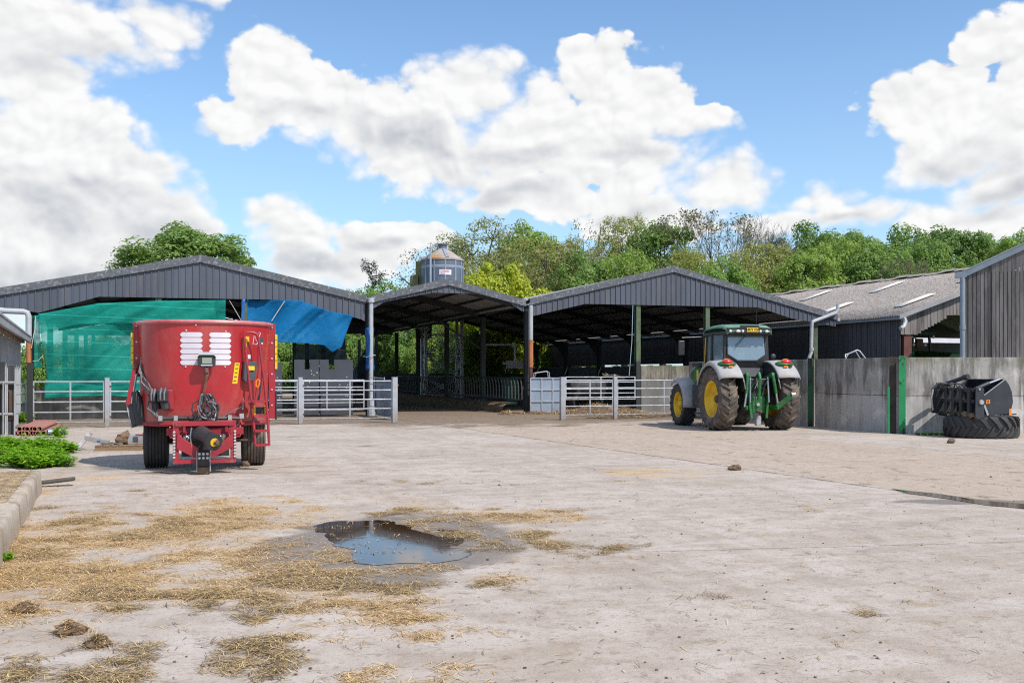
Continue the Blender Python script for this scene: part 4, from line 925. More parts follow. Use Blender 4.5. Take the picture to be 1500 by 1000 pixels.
net('plastic_sheet','dark plastic sheet bunched under the blue net',[f2(430,503,.1),f2(470,505,.1),f2(506,513,.1)],[f2(430,527,.1),f2(470,527,.1),f2(512,545,.1)],.1,'netdark',40,14,.25,11,cat='sheeting')
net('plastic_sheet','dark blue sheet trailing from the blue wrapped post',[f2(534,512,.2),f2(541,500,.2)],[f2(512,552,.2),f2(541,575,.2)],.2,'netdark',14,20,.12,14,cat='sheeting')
net('blue_strap','blue strap hanging beside the post left of the blue net',[f2(355,438),f2(359,438)],[f2(352,476),f2(357,477)],NS-.06,'tarpblue',4,10,.03,15,cat='strap')
def rope(label, pts, r=.012, m='rope'):
    mb = MB(); o = tag(mb.path(pts, r, 5).build('rope', M[m], smooth=True), label, 'rope')
def fw(px, py, s=-.42): t, z = fz(px, py, s); return ts(t, s, z)
rope('pale tie rope slanting across the blue net',[fw(398,470),fw(407,456),fw(417,441)],.016)
rope('thin pale rope slanting from the gable to the mixer rim',[fw(336,440),fw(345,455),fw(356,474)],.012)
rope('pale tie rope hanging beside the left downpipe',[fw(52,463),fw(52,478),fw(49,492),fw(46,510)],.014)
rope('blue rope hanging down beside the green column',[fw(927,447),fw(925.5,500),fw(921.5,550)],.014,'bluerope')
rope('loose rope looping below the left downpipe',[fw(48,529),fw(56,528),fw(62,522),fw(64,517)],.012)

# ------------------------------------------------------------------ lean-to on the left
LA = Vector((-16.46,33.39,0)); LBp = Vector((-10.2,18.95,0)); dl = (LBp-LA); LL = dl.length; rzl = math.atan2(dl.y, dl.x)
oL = thing('lean_to','concrete panel lean-to with grey corrugated eave at the left edge','lean-to',LA,rzl)
mb = MB(); P = [[],[]]; x = -.02
while x < LL: 
    d = .026*math.sin(x*2*math.pi/.18); P[0].append((x,.32,2.83+d)); P[1].append((x,-3.2,3.7+d)); x += .03
mb.grid(P); mb.build('corrugated_roof',M['roofgrey'],oL,smooth=True,sangle=180,solid=.012)
mb = MB(); mb.box(-.02,LL,.22,.30,2.62,2.80); mb.build('eave_board',M['roofgrey'],oL,bevel=.02)
mb = MB(); mb.box(-.2,LL,-.02,.10,2.62,2.74); mb.build('wall_plate',M['wood'],oL)
x = 0; k = 0
while x < LL:
    mb = MB(); w = 1.0+.25*(k%2); mb.box(x,x+w-.05,-.14,-.02-.03*(k%2),-.05,2.62); mb.build('wall_panel',M['concpost'],oL,bevel=.012)
    mb = MB(); mb.box(x+w-.045,x+w-.005,-.14,.03,-.05,2.62); mb.build('joint_post',M['pvc'],oL); x += w; k += 1
o = thing('boarded_gate','black boarded gate with silver rails by the left edge','gate',at(-14,HZ,24.0).xy.to_3d(),R(8)); o.scale = (.62,1,1)
for k in range(2):
    mb = MB(); mb.box((.05,.62)[k],(.48,.84)[k],.04,.09,.12,(1.88,1.80)[k]); mb.build('board',M['blackboard'],o)
for z in (.62,1.38): mb = MB(); mb.tube((0,-.03,z),(.95,-.03,z),.035,8); mb.build('rail',M['galv'],o,smooth=True)
for k in range(3): mb = MB(); mb.box(.08+k*.42,.115+k*.42,-.10,-.07,.0,1.42); mb.build('upright',M['pvc'],o)
mb = MB(); mb.box(.68,.8,.0,.035,.5,1.2); mb.build('rusty_plate',M['rust'],o)
# concrete platform with kerb in the left foreground
kb = [gp(62,718), gp(-10,850)]
d = (kb[1]-kb[0]); rz = math.atan2(d.y,d.x); oK = thing('raised_platform','straw covered raised concrete platform at the left edge','platform',kb[0],rz)
Pk = []
n = 60
for i in range(n+1):
    x = i*(d.length+1.5)/n; e = .02*noise.noise(Vector((x*1.3,0,0))); e2 = .014*noise.noise(Vector((x*2.2,4,0)))
    Pk.append([(x,.0+e,-.02),(x,-.01+e,.12),(x,-.02+e2,.24+e2),(x,-.05,.275+e2*.5),(x,-.4,.28),(x,-3.5,.28)])
mb = MB(); mb.grid(Pk); mb.add([(0,0,-.02),(0,-.02,.275),(0,-3.5,.28),(0,-3.5,-.02)],[(0,1,2,3)]); mb.build('kerb',M['kerb'],oK,smooth=True,sangle=50)
for k in (1,2,3): pass
mb = MB(); r = random.Random(31)
for i in range(1500):
    x = r.uniform(.1,3.5)**1.0; yy = -.12-abs(r.gauss(0,.8)); stalk(mb,x,yy,.285+r.random()*.015,r.uniform(.05,.16),.006,r)
mb.build('straw_cover',M['strawold'],oK)
mb = MB(); P = []
for i in range(30):
    P.append([(.15+i*.12,-.14-.05*noise.noise(Vector((i*.5,1,0)))-j*.22,.284+.012*noise.noise(Vector((i*.6,j*.8,3)))) for j in range(14)])
mb.grid(P); mb.build('muck_cover',M['dust'],oK,smooth=True,sangle=180)
# ------------------------------------------------------------------ feed mixer wagon
MP = Vector(((301-750)/F*17.3, 17.3, 0)); oM = thing('feed_mixer','red vertical tub feed mixer wagon with ladder, parked with its drawbar forward','feed mixer',MP,math.atan2((750-301)/F,1))
def mx(px, y): return (px-301)/(F/(17.9+y))*1.0
def mz(py, y): return H+(HZ-py)/(F/(17.9+y))
# the ray to the mixer is 17 degrees off axis: its slant distance is 18.1 m, so scale with that depth along the axis
def sc_(y): return F/(17.3+y*.956)
def mx(px, y): return (px-301)/sc_(y)*.956
def mz(py, y): return H+(HZ-py)/sc_(y)
ZB, ZT = .74, 2.44
def tub(x, z, off=0.0):
    k = .94+.06*(z-ZB)/(ZT-ZB); a = 1.11*k+off; b_ = 1.2*k+off; n = 2.25
    return -b_*max(0, 1-abs(x/a)**n)**(1/n)
def ring(z, off=0, N=72):
    k = .94+.06*(z-ZB)/(ZT-ZB); a, b_ = 1.11*k+off, 1.2*k+off; e = 2/2.25; P = []
    for i in range(N):
        t = 2*math.pi*i/N; C, S = math.cos(t), math.sin(t); P.append((a*math.copysign(abs(C)**e, C), b_*math.copysign(abs(S)**e, S), z))
    return P
def loop(P): return P+[P[0]]
mb = MB(); mb.grid([loop(ring(z)) for z in (ZB,ZB+.06,1.1,1.5,1.9,2.2,ZT)]+[loop(ring(z,-.03)) for z in (ZT,1.8,1.2,ZB+.03)]); mb.add(ring(ZB+.03,-.03),[tuple(range(72))]); mb.add(ring(ZB),[tuple(range(72))[::-1]])
tubo = mb.build('tub', M['red'], oM, smooth=True, sangle=50)
mb = MB(); mb.path(ring(ZT,.005), .035, 8, closed=True); mb.build('rim', M['rimred'], oM, smooth=True)
mb = MB(); mb.path(ring(ZB+.03,.012), .035, 6, closed=True); mb.build('base_band', M['redfr'], oM, smooth=True)
mb = MB()
for zz, rr in ((.78,.5),(1.1,.42),(1.5,.3),(1.9,.18)): mb.lathe([(.06,zz),(rr,zz),(rr,zz+.03),(.06,zz+.05)],16)
mb.build('auger', M['steel'], oM)
def patch(name, x0, x1, z0, z1, m, rnd_=0.0, off=.006, nx=10, slant=0.0, parent=None):
    top, bot = [], []; th = .004
    for i in range(nx+1):
        x = x0+(x1-x0)*i/nx; h = (z1-z0)/2; zc = (z0+z1)/2
        if rnd_:
            e = min(x-x0, x1-x)
            if e < h: h *= math.sqrt(max(.02, 1-((h-e)/h)**2))
        for lst, z in ((top, zc+h), (bot, zc-h)): xx = x+slant*(z-z0); lst.append((xx, tub(xx, z)-off, z))
    mb = MB(); f = [top, bot]; mb.grid(f); return mb.build(name, m, parent or oM, solid=th)
yf = -1.2
for (xa, xb) in ((264,297),(306.5,339)):
    for k in range(6):
        zc = mz(490.2+k*8.12, yf); patch('reflector_slat', mx(xa,yf), mx(xb,yf), zc-.040, zc+.040, M['white'], 1, nx=14)
for (px, py) in ((273,484),(331,485),(272,537),(330,537),(287,476),(373,470.5)):
    x, z = mx(px,yf), mz(py,yf); mb = MB(); mb.lathe([(0,-.012),(.014,-.010),(.016,0)],8,'y',(x,tub(x,z)-.002,z)); mb.build('bolt',M['bolt'],oM)
patch('warning_sticker', mx(340.5,-1.1), mx(348,-1.1), mz(562,-1.1), mz(531,-1.1), M['yellow'], slant=.12)
for k in range(5): patch('warning_text', mx(342.5+k*.9,-1.1), mx(346.5+k*.9,-1.1), mz(558-k*6,-1.1), mz(557-k*6,-1.1), M['ink'], off=.012)
patch('warning_sticker', mx(359.5,-1.05), mx(366,-1.05), mz(500,-1.05), mz(492,-1.05), M['yellow']); patch('warning_sticker', mx(359,-1.05), mx(362.5,-1.05), mz(508,-1.05), mz(500.3,-1.05), M['yellow'])
patch('white_sticker', mx(363,-1.0), mx(368,-1.0), mz(525,-1.0), mz(519,-1.0), M['white'])
# maker's mark: a white outlined angular figure beside a pale plate
def tube_on(pts, r, m, name, y=-1.0):
    mb = MB(); P = [(mx(a,y), tub(mx(a,y), mz(b_,y))-.008, mz(b_,y)) for a, b_ in pts]; mb.path(P, r, 5); return mb.build(name, M[m], oM)
tube_on([(380.5,485.5),(383.8,485.5),(381.5,493.5),(378.5,491)],.006,'white','emblem_outline'); tube_on([(373.5,491.5),(371.5,503.5),(378,503.5),(379,500),(376.5,497),(375.8,494),(375,491.8),(373.5,491.5)],.006,'white','emblem_outline')
patch('emblem_plate', mx(381,-.9), mx(387.5,-.9), mz(499.5,-.9), mz(493,-.9), M['greypl']); patch('emblem_plate', mx(381,-.9), mx(387,-.9), mz(503,-.9), mz(500.2,-.9), M['white'])
# control box on the drum
x0, x1, z0, z1 = mx(354,-1.05), mx(375.5,-1.05), mz(558,-1.05), mz(529,-1.05); xc = (x0+x1)/2; yb = tub(xc,1.6)
mb = MB(); mb.prism([(x0,yb-.03,z0+.03),(x0+.03,yb-.05,z0),(x1-.06,yb+.01,z0),(x1-.03,yb+.01,z0+.05),(x1,yb+.03,z1-.02),(x1-.02,yb+.03,z1),(x0+.05,yb-.05,z1),(x0+.02,yb-.05,z1-.02)],(.03,-.13,0)); cb = mb.build('control_box',M['greypl'],oM,bevel=.012)
mb = MB(); mb.prism([(x0+.10,yb-.176,mz(542,-1.05)),(x0+.21,yb-.150,mz(542,-1.05)),(x0+.21,yb-.150,mz(536,-1.05)),(x0+.10,yb-.176,mz(536,-1.05))],(0,-.006,0)); mb.build('label',M['yellow'],cb)
# weighing display on a stalk
x0, x1, z0, z1 = mx(289.5,-1.35), mx(316,-1.35), mz(537,-1.35), mz(515.5,-1.35); xm = (x0+x1)/2; yd = -1.36
mb = MB(); mb.prism([(x0+.02,yd,z0),(x1-.02,yd,z0),(x1,yd,z0+.04),(x1,yd,z1-.07),(x1-.05,yd,z1-.03),(x0+.05,yd,z1-.03),(x0,yd,z1-.07),(x0,yd,z0+.04)],(0,.10,0)); dsp = mb.build('weighing_display',M['blackpl'],oM,bevel=.008)
mb = MB(); mb.prism([(x0-.005,yd-.03,z1-.08),(x0+.04,yd-.03,z1),(x1-.04,yd-.03,z1),(x1+.005,yd-.03,z1-.08),(x1-.03,yd-.03,z1-.045),(x0+.03,yd-.03,z1-.045)],(0,.14,0)); mb.build('hood',M['screenbez'],dsp)
mb = MB(); mb.box(x0+.07,x1-.06,yd-.008,yd-.001,z0+.05,z1-.09); mb.build('screen',M['lcd'],dsp); mb = MB(); mb.box(x0+.05,x1-.05,yd-.009,yd-.001,z0+.015,z0+.035); mb.build('button_row',M['screenbez'],dsp)
mb = MB(); mb.tube((xm,yd+.05,z0),(xm+.01,-1.18,z0-.14),.03,8); mb.build('stalk',M['steel'],dsp)
# ladder, hoop topped
yl = -1.12
def lp(px, py, y=yl): return (mx(px,y), y, mz(py,y))
mb = MB(); mb.path([lp(375,654,yl-.1),lp(372,615,yl-.06),lp(366,560),lp(361,515),lp(358.3,494),lp(358.7,488.5),lp(361,486.2),lp(366,485.8),lp(372,486),lp(376.5,488),lp(379.5,493),lp(383,517),lp(389.5,565),lp(394,615,yl-.06),lp(396,654,yl-.1)],.022,8); lad = mb.build('ladder',M['redfr'],oM,smooth=True)
for (a, b_, py) in ((370,391.5,588),(372.5,394,610),(374,395.5,632),(375,396.5,653)):
    mb = MB(); p, q = Vector(lp(a,py,yl-.08)), Vector(lp(b_,py,yl-.08)); mb.bar(p,q,.12,.035); mb.build('rung',M['redfr'],lad)
mb = MB(); mb.bar(lp(354,588,yl),lp(372,588,yl),.16,.03); mb.build('platform',M['redfr'],lad)
mb = MB(); mb.bar(lp(345,645,-1.0),lp(374,645,-1.1),.03,.03); mb.build('stay',M['rust'],oM)
# valve block and pump gear on the right
mb = MB(); mb.box(mx(373,-1.05),mx(391,-1.05),-1.1,-.9,mz(607,-1.05),mz(597,-1.05)); vb = mb.build('valve_block',M['blackpl'],oM,bevel=.01)
for a in (372,388.5): mb = MB(); mb.box(mx(a,-1.05),mx(a+3,-1.05),-1.125,-.92,mz(608,-1.05),mz(595.5,-1.05)); mb.build('end_cap',M['yellow'],vb)
mb = MB(); mb.box(mx(351,-1.1),mx(357.5,-1.1),-1.2,-1.1,mz(613,-1.1),mz(606,-1.1)); mb.build('junction_box',M['oldtin'],oM)
mb = MB(); mb.path([lp(356,600),lp(357,590),lp(357,583)],.012,5); mb.path([lp(318,618),lp(335,605),lp(350,598),lp(356,596)],.008,5); mb.path([lp(352,614),lp(350,622),lp(343,627),lp(330,628)],.008,5); mb.build('cable',M['hosesteel'],oM,smooth=True)
mb = MB(); mb.path([lp(376,566),lp(376.5,558),lp(379,555.5),lp(381.5,557),lp(381,563),lp(378.5,568),lp(376,566)],.012,6); mb.build('safety_loop',M['orange'],oM,smooth=True)
mb = MB(); mb.path([lp(381,566),lp(382,573),lp(380,580),lp(378,588)],.01,5); mb.path([lp(383,500,-.9),lp(386,530,-.9),lp(384,560,-.95),lp(380,590,-1)],.012,5); mb.build('hose',M['hose'],oM,smooth=True)
# front oil reservoirs on the left
for (a, b_, c_, d_) in ((219.5,231,571,589),(231.5,247.5,569.5,588)):
    x0, x1 = mx(a,-1.0), mx(b_,-1.0); yy = tub((x0+x1)/2,1.2)
    mb = MB(); mb.box(x0,x1,yy-.20,yy-.02,mz(d_,-1.0),mz(c_,-1.0)); rs = mb.build('oil_reservoir',M['blackpl'],oM,bevel=.025)
    for k in (.3,.65): mb = MB(); mb.path([(x0+(x1-x0)*k,yy-.21,mz(d_-3,-1)),(x0+(x1-x0)*k,yy-.225,mz(c_+6,-1)),(x0+(x1-x0)*(k+.1),yy-.16,mz(c_+1,-1)+.03)],.014,6); mb.build('pipe',M['hosesteel'],rs)
    mb = MB(); mb.tube(((x0+x1)/2+.03,yy-.1,mz(d_,-1.0)),((x0+x1)/2+.05,yy-.1,mz(d_+10,-1.0)),.07,10,.075); mb.build('pump',M['blackpl'],rs,smooth=True)
mb = MB(); xx = mx(250,-1.05); yy = tub(xx,1.2); mb.box(xx-.10,xx+.06,yy-.03,yy+.02,mz(600,-1),mz(570,-1)); mb.build('bracket_plate',M['redfr'],oM,bevel=.02)
mb = MB(); mb.tube(lp(236,612,-1.2),lp(291,612,-1.24),.035,8); mb.tube(lp(291,612,-1.24),lp(352,613,-1.2),.03,8); mb.build('conduit',M['hose'],oM,smooth=True)
for a in (236,258,293,337): mb = MB(); mb.box(mx(a,-1.22)-.03,mx(a,-1.22)+.03,-1.30,-1.2,mz(615,-1.2),mz(608,-1.2)); mb.build('clamp',M['oldtin'],oM)
r = random.Random(21)
for k in range(7):                                                       # hoses down the left edge of the drum
    a = 203+r.uniform(-3,5); P = [lp(a+r.uniform(-1,1),480,-.2),lp(a+8+r.uniform(-3,3),515,-.4),lp(a+6+r.uniform(-3,4),545,-.55),lp(213+r.uniform(-6,6),560,-.7),lp(221+r.uniform(-5,6),575,-.9),lp(224+r.uniform(-8,8),598,-.95),lp(232+r.uniform(-5,5),610,-1.1)]
    mb = MB(); mb.path(P,.011,5); mb.build('hose',M['hose' if k%3 else 'hosesteel'],oM,smooth=True)
# coiled hoses hung at the front
for k in range(11):
    w, h_ = r.uniform(.06,.15), r.uniform(.28,.46); cx, cz = mx(301,-1.35)+r.uniform(-.05,.08), mz(577,-1.3); P = []
    for i in range(18):
        t = 2*math.pi*i/18; P.append((cx+w*math.sin(t)*(1.0 if math.cos(t) < 0 else .55)+.05*(1-math.cos(t))/2, -1.33-.05*r.random()-.015*k*.4, cz-h_*(1-math.cos(t))/2))
    mb = MB(); mb.path(P,.013,6,closed=True); mb.build('coiled_hose',M['hosesteel' if k%2 else 'hose'],oM,smooth=True)
for pts in ([(297,580),(290,600),(284,618),(283,640)],[(305,580),(318,590),(316,612),(300,625),(285,628)],[(296,584),(283,590),(281,600),(286,610)],[(300,600),(280,625),(279,640)]):
    mb = MB(); mb.path([lp(a,b_,-1.36) for a, b_ in pts],.012,5); mb.build('hose',M['hose'],oM,smooth=True)
mb = MB(); mb.path([lp(301,590,-1.4),lp(309,588,-1.46),lp(317,592,-1.5)],.012,5); mb.build('hose_end',M['steel'],oM,smooth=True)
mb = MB(); mb.box(mx(280,-1.35),mx(312,-1.35),-1.42,-1.3,mz(623,-1.35),mz(619,-1.35)); mb.build('hose_tray',M['oldtin'],oM)
mb = MB(); mb.path([lp(303,545,-1.25),lp(302,560,-1.27),lp(299,575,-1.3)],.02,6); mb.build('hose_hook',M['rust'],oM)
# drawbar frame
yd = -1.40
def fr(px, py, y=yd): return (mx(px,y), y, mz(py,y))
mb = MB(); mb.bar(fr(257,620),fr(343,620),.10,.075); fo = mb.build('drawbar_frame',M['redfr'],oM,bevel=.006)
for a in (258,342): mb = MB(); mb.bar(fr(a,617),fr(a,676),.09,.05,up=(0,1,0)); mb.build('upright',M['redfr'],fo)
mb = MB(); mb.bar(fr(254,675),fr(292,675),.10,.06); mb.bar(fr(306,675),fr(346,675),.10,.06); mb.build('foot_bar',M['redfr'],fo)
for poly in ([(260,632),(267,640),(288,654),(291,656),(291,671),(285,670),(259,656)],[(341,634),(333,641),(311,656),(308,660),(308,671),(315,669),(342,655)]):
    mb = MB(); mb.prism([fr(a,b_,yd-.06) for a, b_ in poly],(0,.05,0)); mb.build('side_plate',M['redfr'],fo,bevel=.006)
for a, q in ((255.5,1),(344.5,1)):
    for k in range(9): mb = MB(); mb.lathe([(0,-.02),(.02,-.018),(.022,0)],6,'y',fr(a,632+k*4.6,yd-.03)); mb.build('bolt',M['bolt'],fo)
for a in (270,332): mb = MB(); mb.bar(fr(a,624,yd+.2),fr(a,640,yd+.2),.04,.04,up=(0,1,0)); mb.build('strut',M['redfr'],fo)
mb = MB(); mb.box(mx(266,-1),mx(336,-1),-1.0,-.9,mz(668,-1),mz(622,-1)); mb.build('gearbox_shield',M['blackpl'],oM)
mb = MB(); mb.prism([fr(289,661,yd-.14),fr(307.5,661,yd-.14),fr(307,682,yd-.14),fr(289.5,682,yd-.14)],(0,.10,0)); hp = mb.build('hitch_plate',M['blackpl'],fo,bevel=.006)
for a in (288.4,308): mb = MB(); mb.bar(fr(a,660,yd-.16),fr(a,690,yd-.2),.05,.012,up=(1,0,0)); mb.build('hitch_cheek',M['oldtin'],hp)
for a in (292,298,304):
    for b_ in (664.5,670.5): mb = MB(); mb.lathe([(0,-.02),(.022,-.018),(.025,0)],6,'y',fr(a,b_,yd-.14)); mb.build('bolt',M['bolt'],hp)
mb = MB(); mb.prism([fr(290,684,yd-.16),fr(306.5,684,yd-.16),fr(307.5,694,yd-.16),fr(288.5,694,yd-.16)],(0,.22,0)); mb.build('skid_foot',M['mudbrown'],fo,bevel=.01)
mb = MB(); mb.path([lp(289,636,-1.25),lp(296,634,-1.45),lp(304,640,-1.65),lp(310,645,-1.78)],[.13,.12,.11,.115],14); pto = mb.build('pto_shaft',M['hose'],oM,smooth=True)
mb = MB(); p, q = Vector(lp(308,643.5,-1.74)), Vector(lp(314,648,-1.88)); mb.tube(p,q,.125,18,.135); mb.build('guard_cone',M['blackpl'],pto,smooth=True)
mb = MB(); e_ = (q-p).normalized(); mb.tube(q-e_*.05,q+e_*.012,.08,14,.065); mb.build('yoke_cap',M['yellow'],pto,smooth=True)
mb = MB(); mb.blob(q+e_*.015+Vector((.03,0,-.01)),.045,.03,.05,3,.3); mb.build('yoke',M['rust'],pto)
mb = MB(); mb.path([lp(289,632,-1.5),lp(292,642,-1.55),lp(300,645,-1.6),lp(306,643,-1.62)],.012,5); mb.path([lp(309,653,-1.8),lp(308,665,-1.6),lp(306,680,-1.5)],.01,5); mb.build('chain',M['steel'],oM,smooth=True)
mb = MB(); mb.path([lp(281,626,-1.45),lp(279,640,-1.45),lp(281,655,-1.45)],.012,5); mb.build('breather_pipe',M['steel'],oM)
for a in (275, 325): mb = MB(); mb.blob(lp(a,640,-1.3),.055,.04,.05,a,.3); mb.build('coupling',M['steel'],oM)
# side frames, reflectors, chute arm
for sg in (-1, 1):
    X0 = sg*1.155; mb = MB(); zb = .82 if sg > 0 else 1.55
    mb.box(min(X0-sg*.10,X0),max(X0-sg*.10,X0),-.30,-.26,zb,2.46); mb.box(X0-.012,X0+.012,-.26,.5,zb,2.46); sf = mb.build('side_frame',M['redfr'],oM,bevel=.004)
    for k in range(6 if sg > 0 else 4): mb = MB(); mb.lathe([(0,-.012),(.016,-.010),(.018,0)],6,'y',(X0-sg*.05,-.302,2.40-k*.27)); mb.build('bolt',M['bolt'],sf)
    mb = MB(); mb.box(X0+sg*.02-.018,X0+sg*.02+.022,-.32,-.29,1.75 if sg < 0 else 1.68,2.28); mb.build('reflector_strip',M['yellow'],sf)
    for k in range(4): mb = MB(); mb.box(X0+sg*.02-.008,X0+sg*.02+.010,-.326,-.321,1.82+k*.12,1.835+k*.12); mb.build('strip_hole',M['ink'],sf)
mb = MB(); mb.box(1.165,1.19,-.30,-.1,.80,1.30); mb.build('rubber_flap',M['blackpl'],oM)
ya = -.35
mb = MB(); mb.bar(fr(200,537,ya),fr(190,592,ya),.07,.09); arm = mb.build('chute_arm',M['redfr'],oM,bevel=.01)
mb = MB(); mb.lathe([(0,-.04),(.045,-.04),(.045,.04),(0,.04)],12,'y',fr(200,536,ya-.02)); mb.build('pivot',M['rust'],arm)
mb = MB(); mb.tube(fr(202,548,ya-.05),fr(195,590,ya-.05),.02,8); mb.build('ram_rod',M['steel'],arm,smooth=True)
mb = MB(); mb.prism([fr(190.5,592,ya),fr(199,592,ya),fr(202,618,ya),fr(196,625,ya),fr(194,620,ya)],(.05,.5,0)); ch = mb.build('chute_panel',M['greypl'],oM,bevel=.006)
mb = MB(); mb.path([fr(200,572,ya-.06),fr(205,590,ya-.06),fr(212,620,ya-.06)],[.05,.10,.115],14); mb.build('chute_roll',M['blackpl'],ch,smooth=True)
mb = MB(); mb.bar(fr(187,585,ya),fr(195,625,ya),.02,.02,up=(0,1,0)); mb.build('chute_edge',M['oldtin'],ch)
# chassis and wheels
mb = MB(); mb.box(-.6,.6,-1.12,-.98,.60,.72); mb.box(-.55,-.42,-1.1,1.2,.55,.72); mb.box(.42,.55,-1.1,1.2,.55,.72); mb.build('chassis',M['redfr'],oM,bevel=.008)
mb = MB(); mb.tube((-.8,0,.46),(.8,0,.46),.06,10); mb.build('axle',M['blackpl'],oM)
for sg in (-1, 1):
    w = thing('wheel', None, None, (sg*.80,0,.46)); w.parent = oM
    prof = [(.24,-.17),(.40,-.195),(.445,-.185),(.46,-.165)]
    for k in range(6):
        h0 = -.155+k*.052; prof += [(.462,h0),(.462,h0+.034),(.446,h0+.037),(.446,h0+.049)]
    prof += [(.46,.165),(.445,.185),(.40,.195),(.24,.17)]
    mb = MB(); mb.lathe(prof,40,'x'); mb.build('tyre',M['rubbermud' if sg > 0 else 'rubber'],w,smooth=True,sangle=25)  # right tyre's browner mud tone also paints it lit, the left one shaded
    mb = MB(); mb.lathe([(.0,sg*.05),(.15,sg*.06),(.22,sg*.15),(.25,sg*.17),(.25,-sg*.17),(0,-sg*.15)],24,'x'); mb.build('rim',M['redfr'],w,smooth=True)
# ------------------------------------------------------------------ tractor
def add_tyre(mb, R_, W, ri, n, lug=.05, c=(0,0,0), flip=1):
    hw = W/2; Rc = R_-lug
    prof = [(ri,-hw*.78),(ri+.03,-hw*.86),((ri+Rc)/2,-hw*1.0),(Rc-.06,-hw*.97),(Rc-.015,-hw*.85),(Rc,-hw*.5),(Rc+.008,0),(Rc,hw*.5),(Rc-.015,hw*.85),(Rc-.06,hw*.97),((ri+Rc)/2,hw*1.0),(ri+.03,hw*.86),(ri,hw*.78)]
    mb.lathe(prof, 56, 'x', c)
    da = 2*math.pi/n; c = Vector(c)
    for side in (-1, 1):
        for k in range(n):
            a0 = k*da+(da/2 if side > 0 else 0); st = []
            for (u, an, w, top, bot) in ((-.06,.06,.36,R_,Rc-.01),(.35,.30,.34,R_+.006,Rc-.01),(.75,.62,.36,R_-.004,Rc-.02),(.97,.85,.42,R_-.035,Rc-.05),(1.02,.88,.42,R_-.13,Rc-.14)):
                a = a0+flip*an*da; x = side*u*hw; row = []
                for (rr, q) in ((bot,-w/2),(top,-w/2*.62),(top,w/2*.62),(bot,w/2)): t = a+q*da*.8; row.append(c+Vector((x, rr*math.cos(t), rr*math.sin(t))))
                st.append(row)
            vs = [p for row in st for p in row]; fs = []
            for i in range(len(st)-1):
                for j in range(3): q = i*4+j; fs.append((q,q+1,q+5,q+4))
            fs += [(0,3,2,1), tuple(len(vs)-4+i for i in range(4))]
            mb.add(vs, fs)
def rim_prof(ri, W, s): return [(0,s*W*.02),(.10,s*W*.02),(.14,s*W*.06),(ri*.55,s*W*.04),(ri*.62,s*W*.10),(ri*.82,s*W*.14),(ri*.90,s*W*.32),(ri+.03,s*W*.40),(ri+.035,s*W*.36),(ri-.01,0),(ri-.01,-s*W*.4)]
oT2 = thing('tractor','green tractor with yellow wheels seen from behind, parked by the concrete wall','tractor',(6.74,28.4,0),R(11))
def wheel(x, y, R_, W, ri, n, m, hub):
    s = 1 if x > 0 else -1; w = thing('wheel',None,None,(x,y,R_-.02)); w.parent = oT2
    mb = MB(); add_tyre(mb,R_,W,ri,n,.055 if R_ > .8 else .045,flip=-1); mb.build('tyre',M[m],w,smooth=True,sangle=30)
    mb = MB(); mb.lathe(rim_prof(ri,W,s),36,'x'); mb.build('rim',M['jdyellow'],w,smooth=True,sangle=30)
    if hub: mb = MB(); mb.lathe([(0,s*W*.32),(.09,s*W*.32),(.12,s*W*.25),(.13,s*W*.02)],20,'x'); mb.build('hub',M['jdyellow'],w,smooth=True,sangle=40)
    else: mb = MB(); mb.lathe([(0,s*W*.14),(.10,s*W*.13),(.12,s*W*.02)],16,'x'); mb.build('hub',M['rust'],w,smooth=True,sangle=40)
    for k in range(8): a = k*math.pi/4; rr = .2 if hub else .24; mb = MB(); mb.lathe([(0,s*W*.10),(.018,s*W*.10),(.018,s*W*.03)],6,'x',(0,rr*math.cos(a),rr*math.sin(a))); mb.build('nut',M['jdyellow'],w)
for x in (-.92, .92): wheel(x,0,.90,.53,.52,20,'rubbermud',False); wheel(x,2.76,.66,.44,.39,18,'rubberold' if x < 0 else 'rubber',True)
def arc_shell(x0, x1, yc, zc, r0, a0, a1, n=18, drop=.05, lip=.06):
    P = []
    for i in range(n+1):
        a = R(a0+(a1-a0)*i/n); C, S = -math.cos(a), math.sin(a); row = []
        for (x, rr) in ((x0,r0-.02),(x0+(x1-x0)*.06,r0+.01),(x0+(x1-x0)*.5,r0+.03),(x0+(x1-x0)*.92,r0+.005),(x1,r0-drop),(x1+(x1-x0)*.005,r0-drop-lip)): row.append((x, yc+rr*C, zc+rr*S))
        P.append(row)
    return P
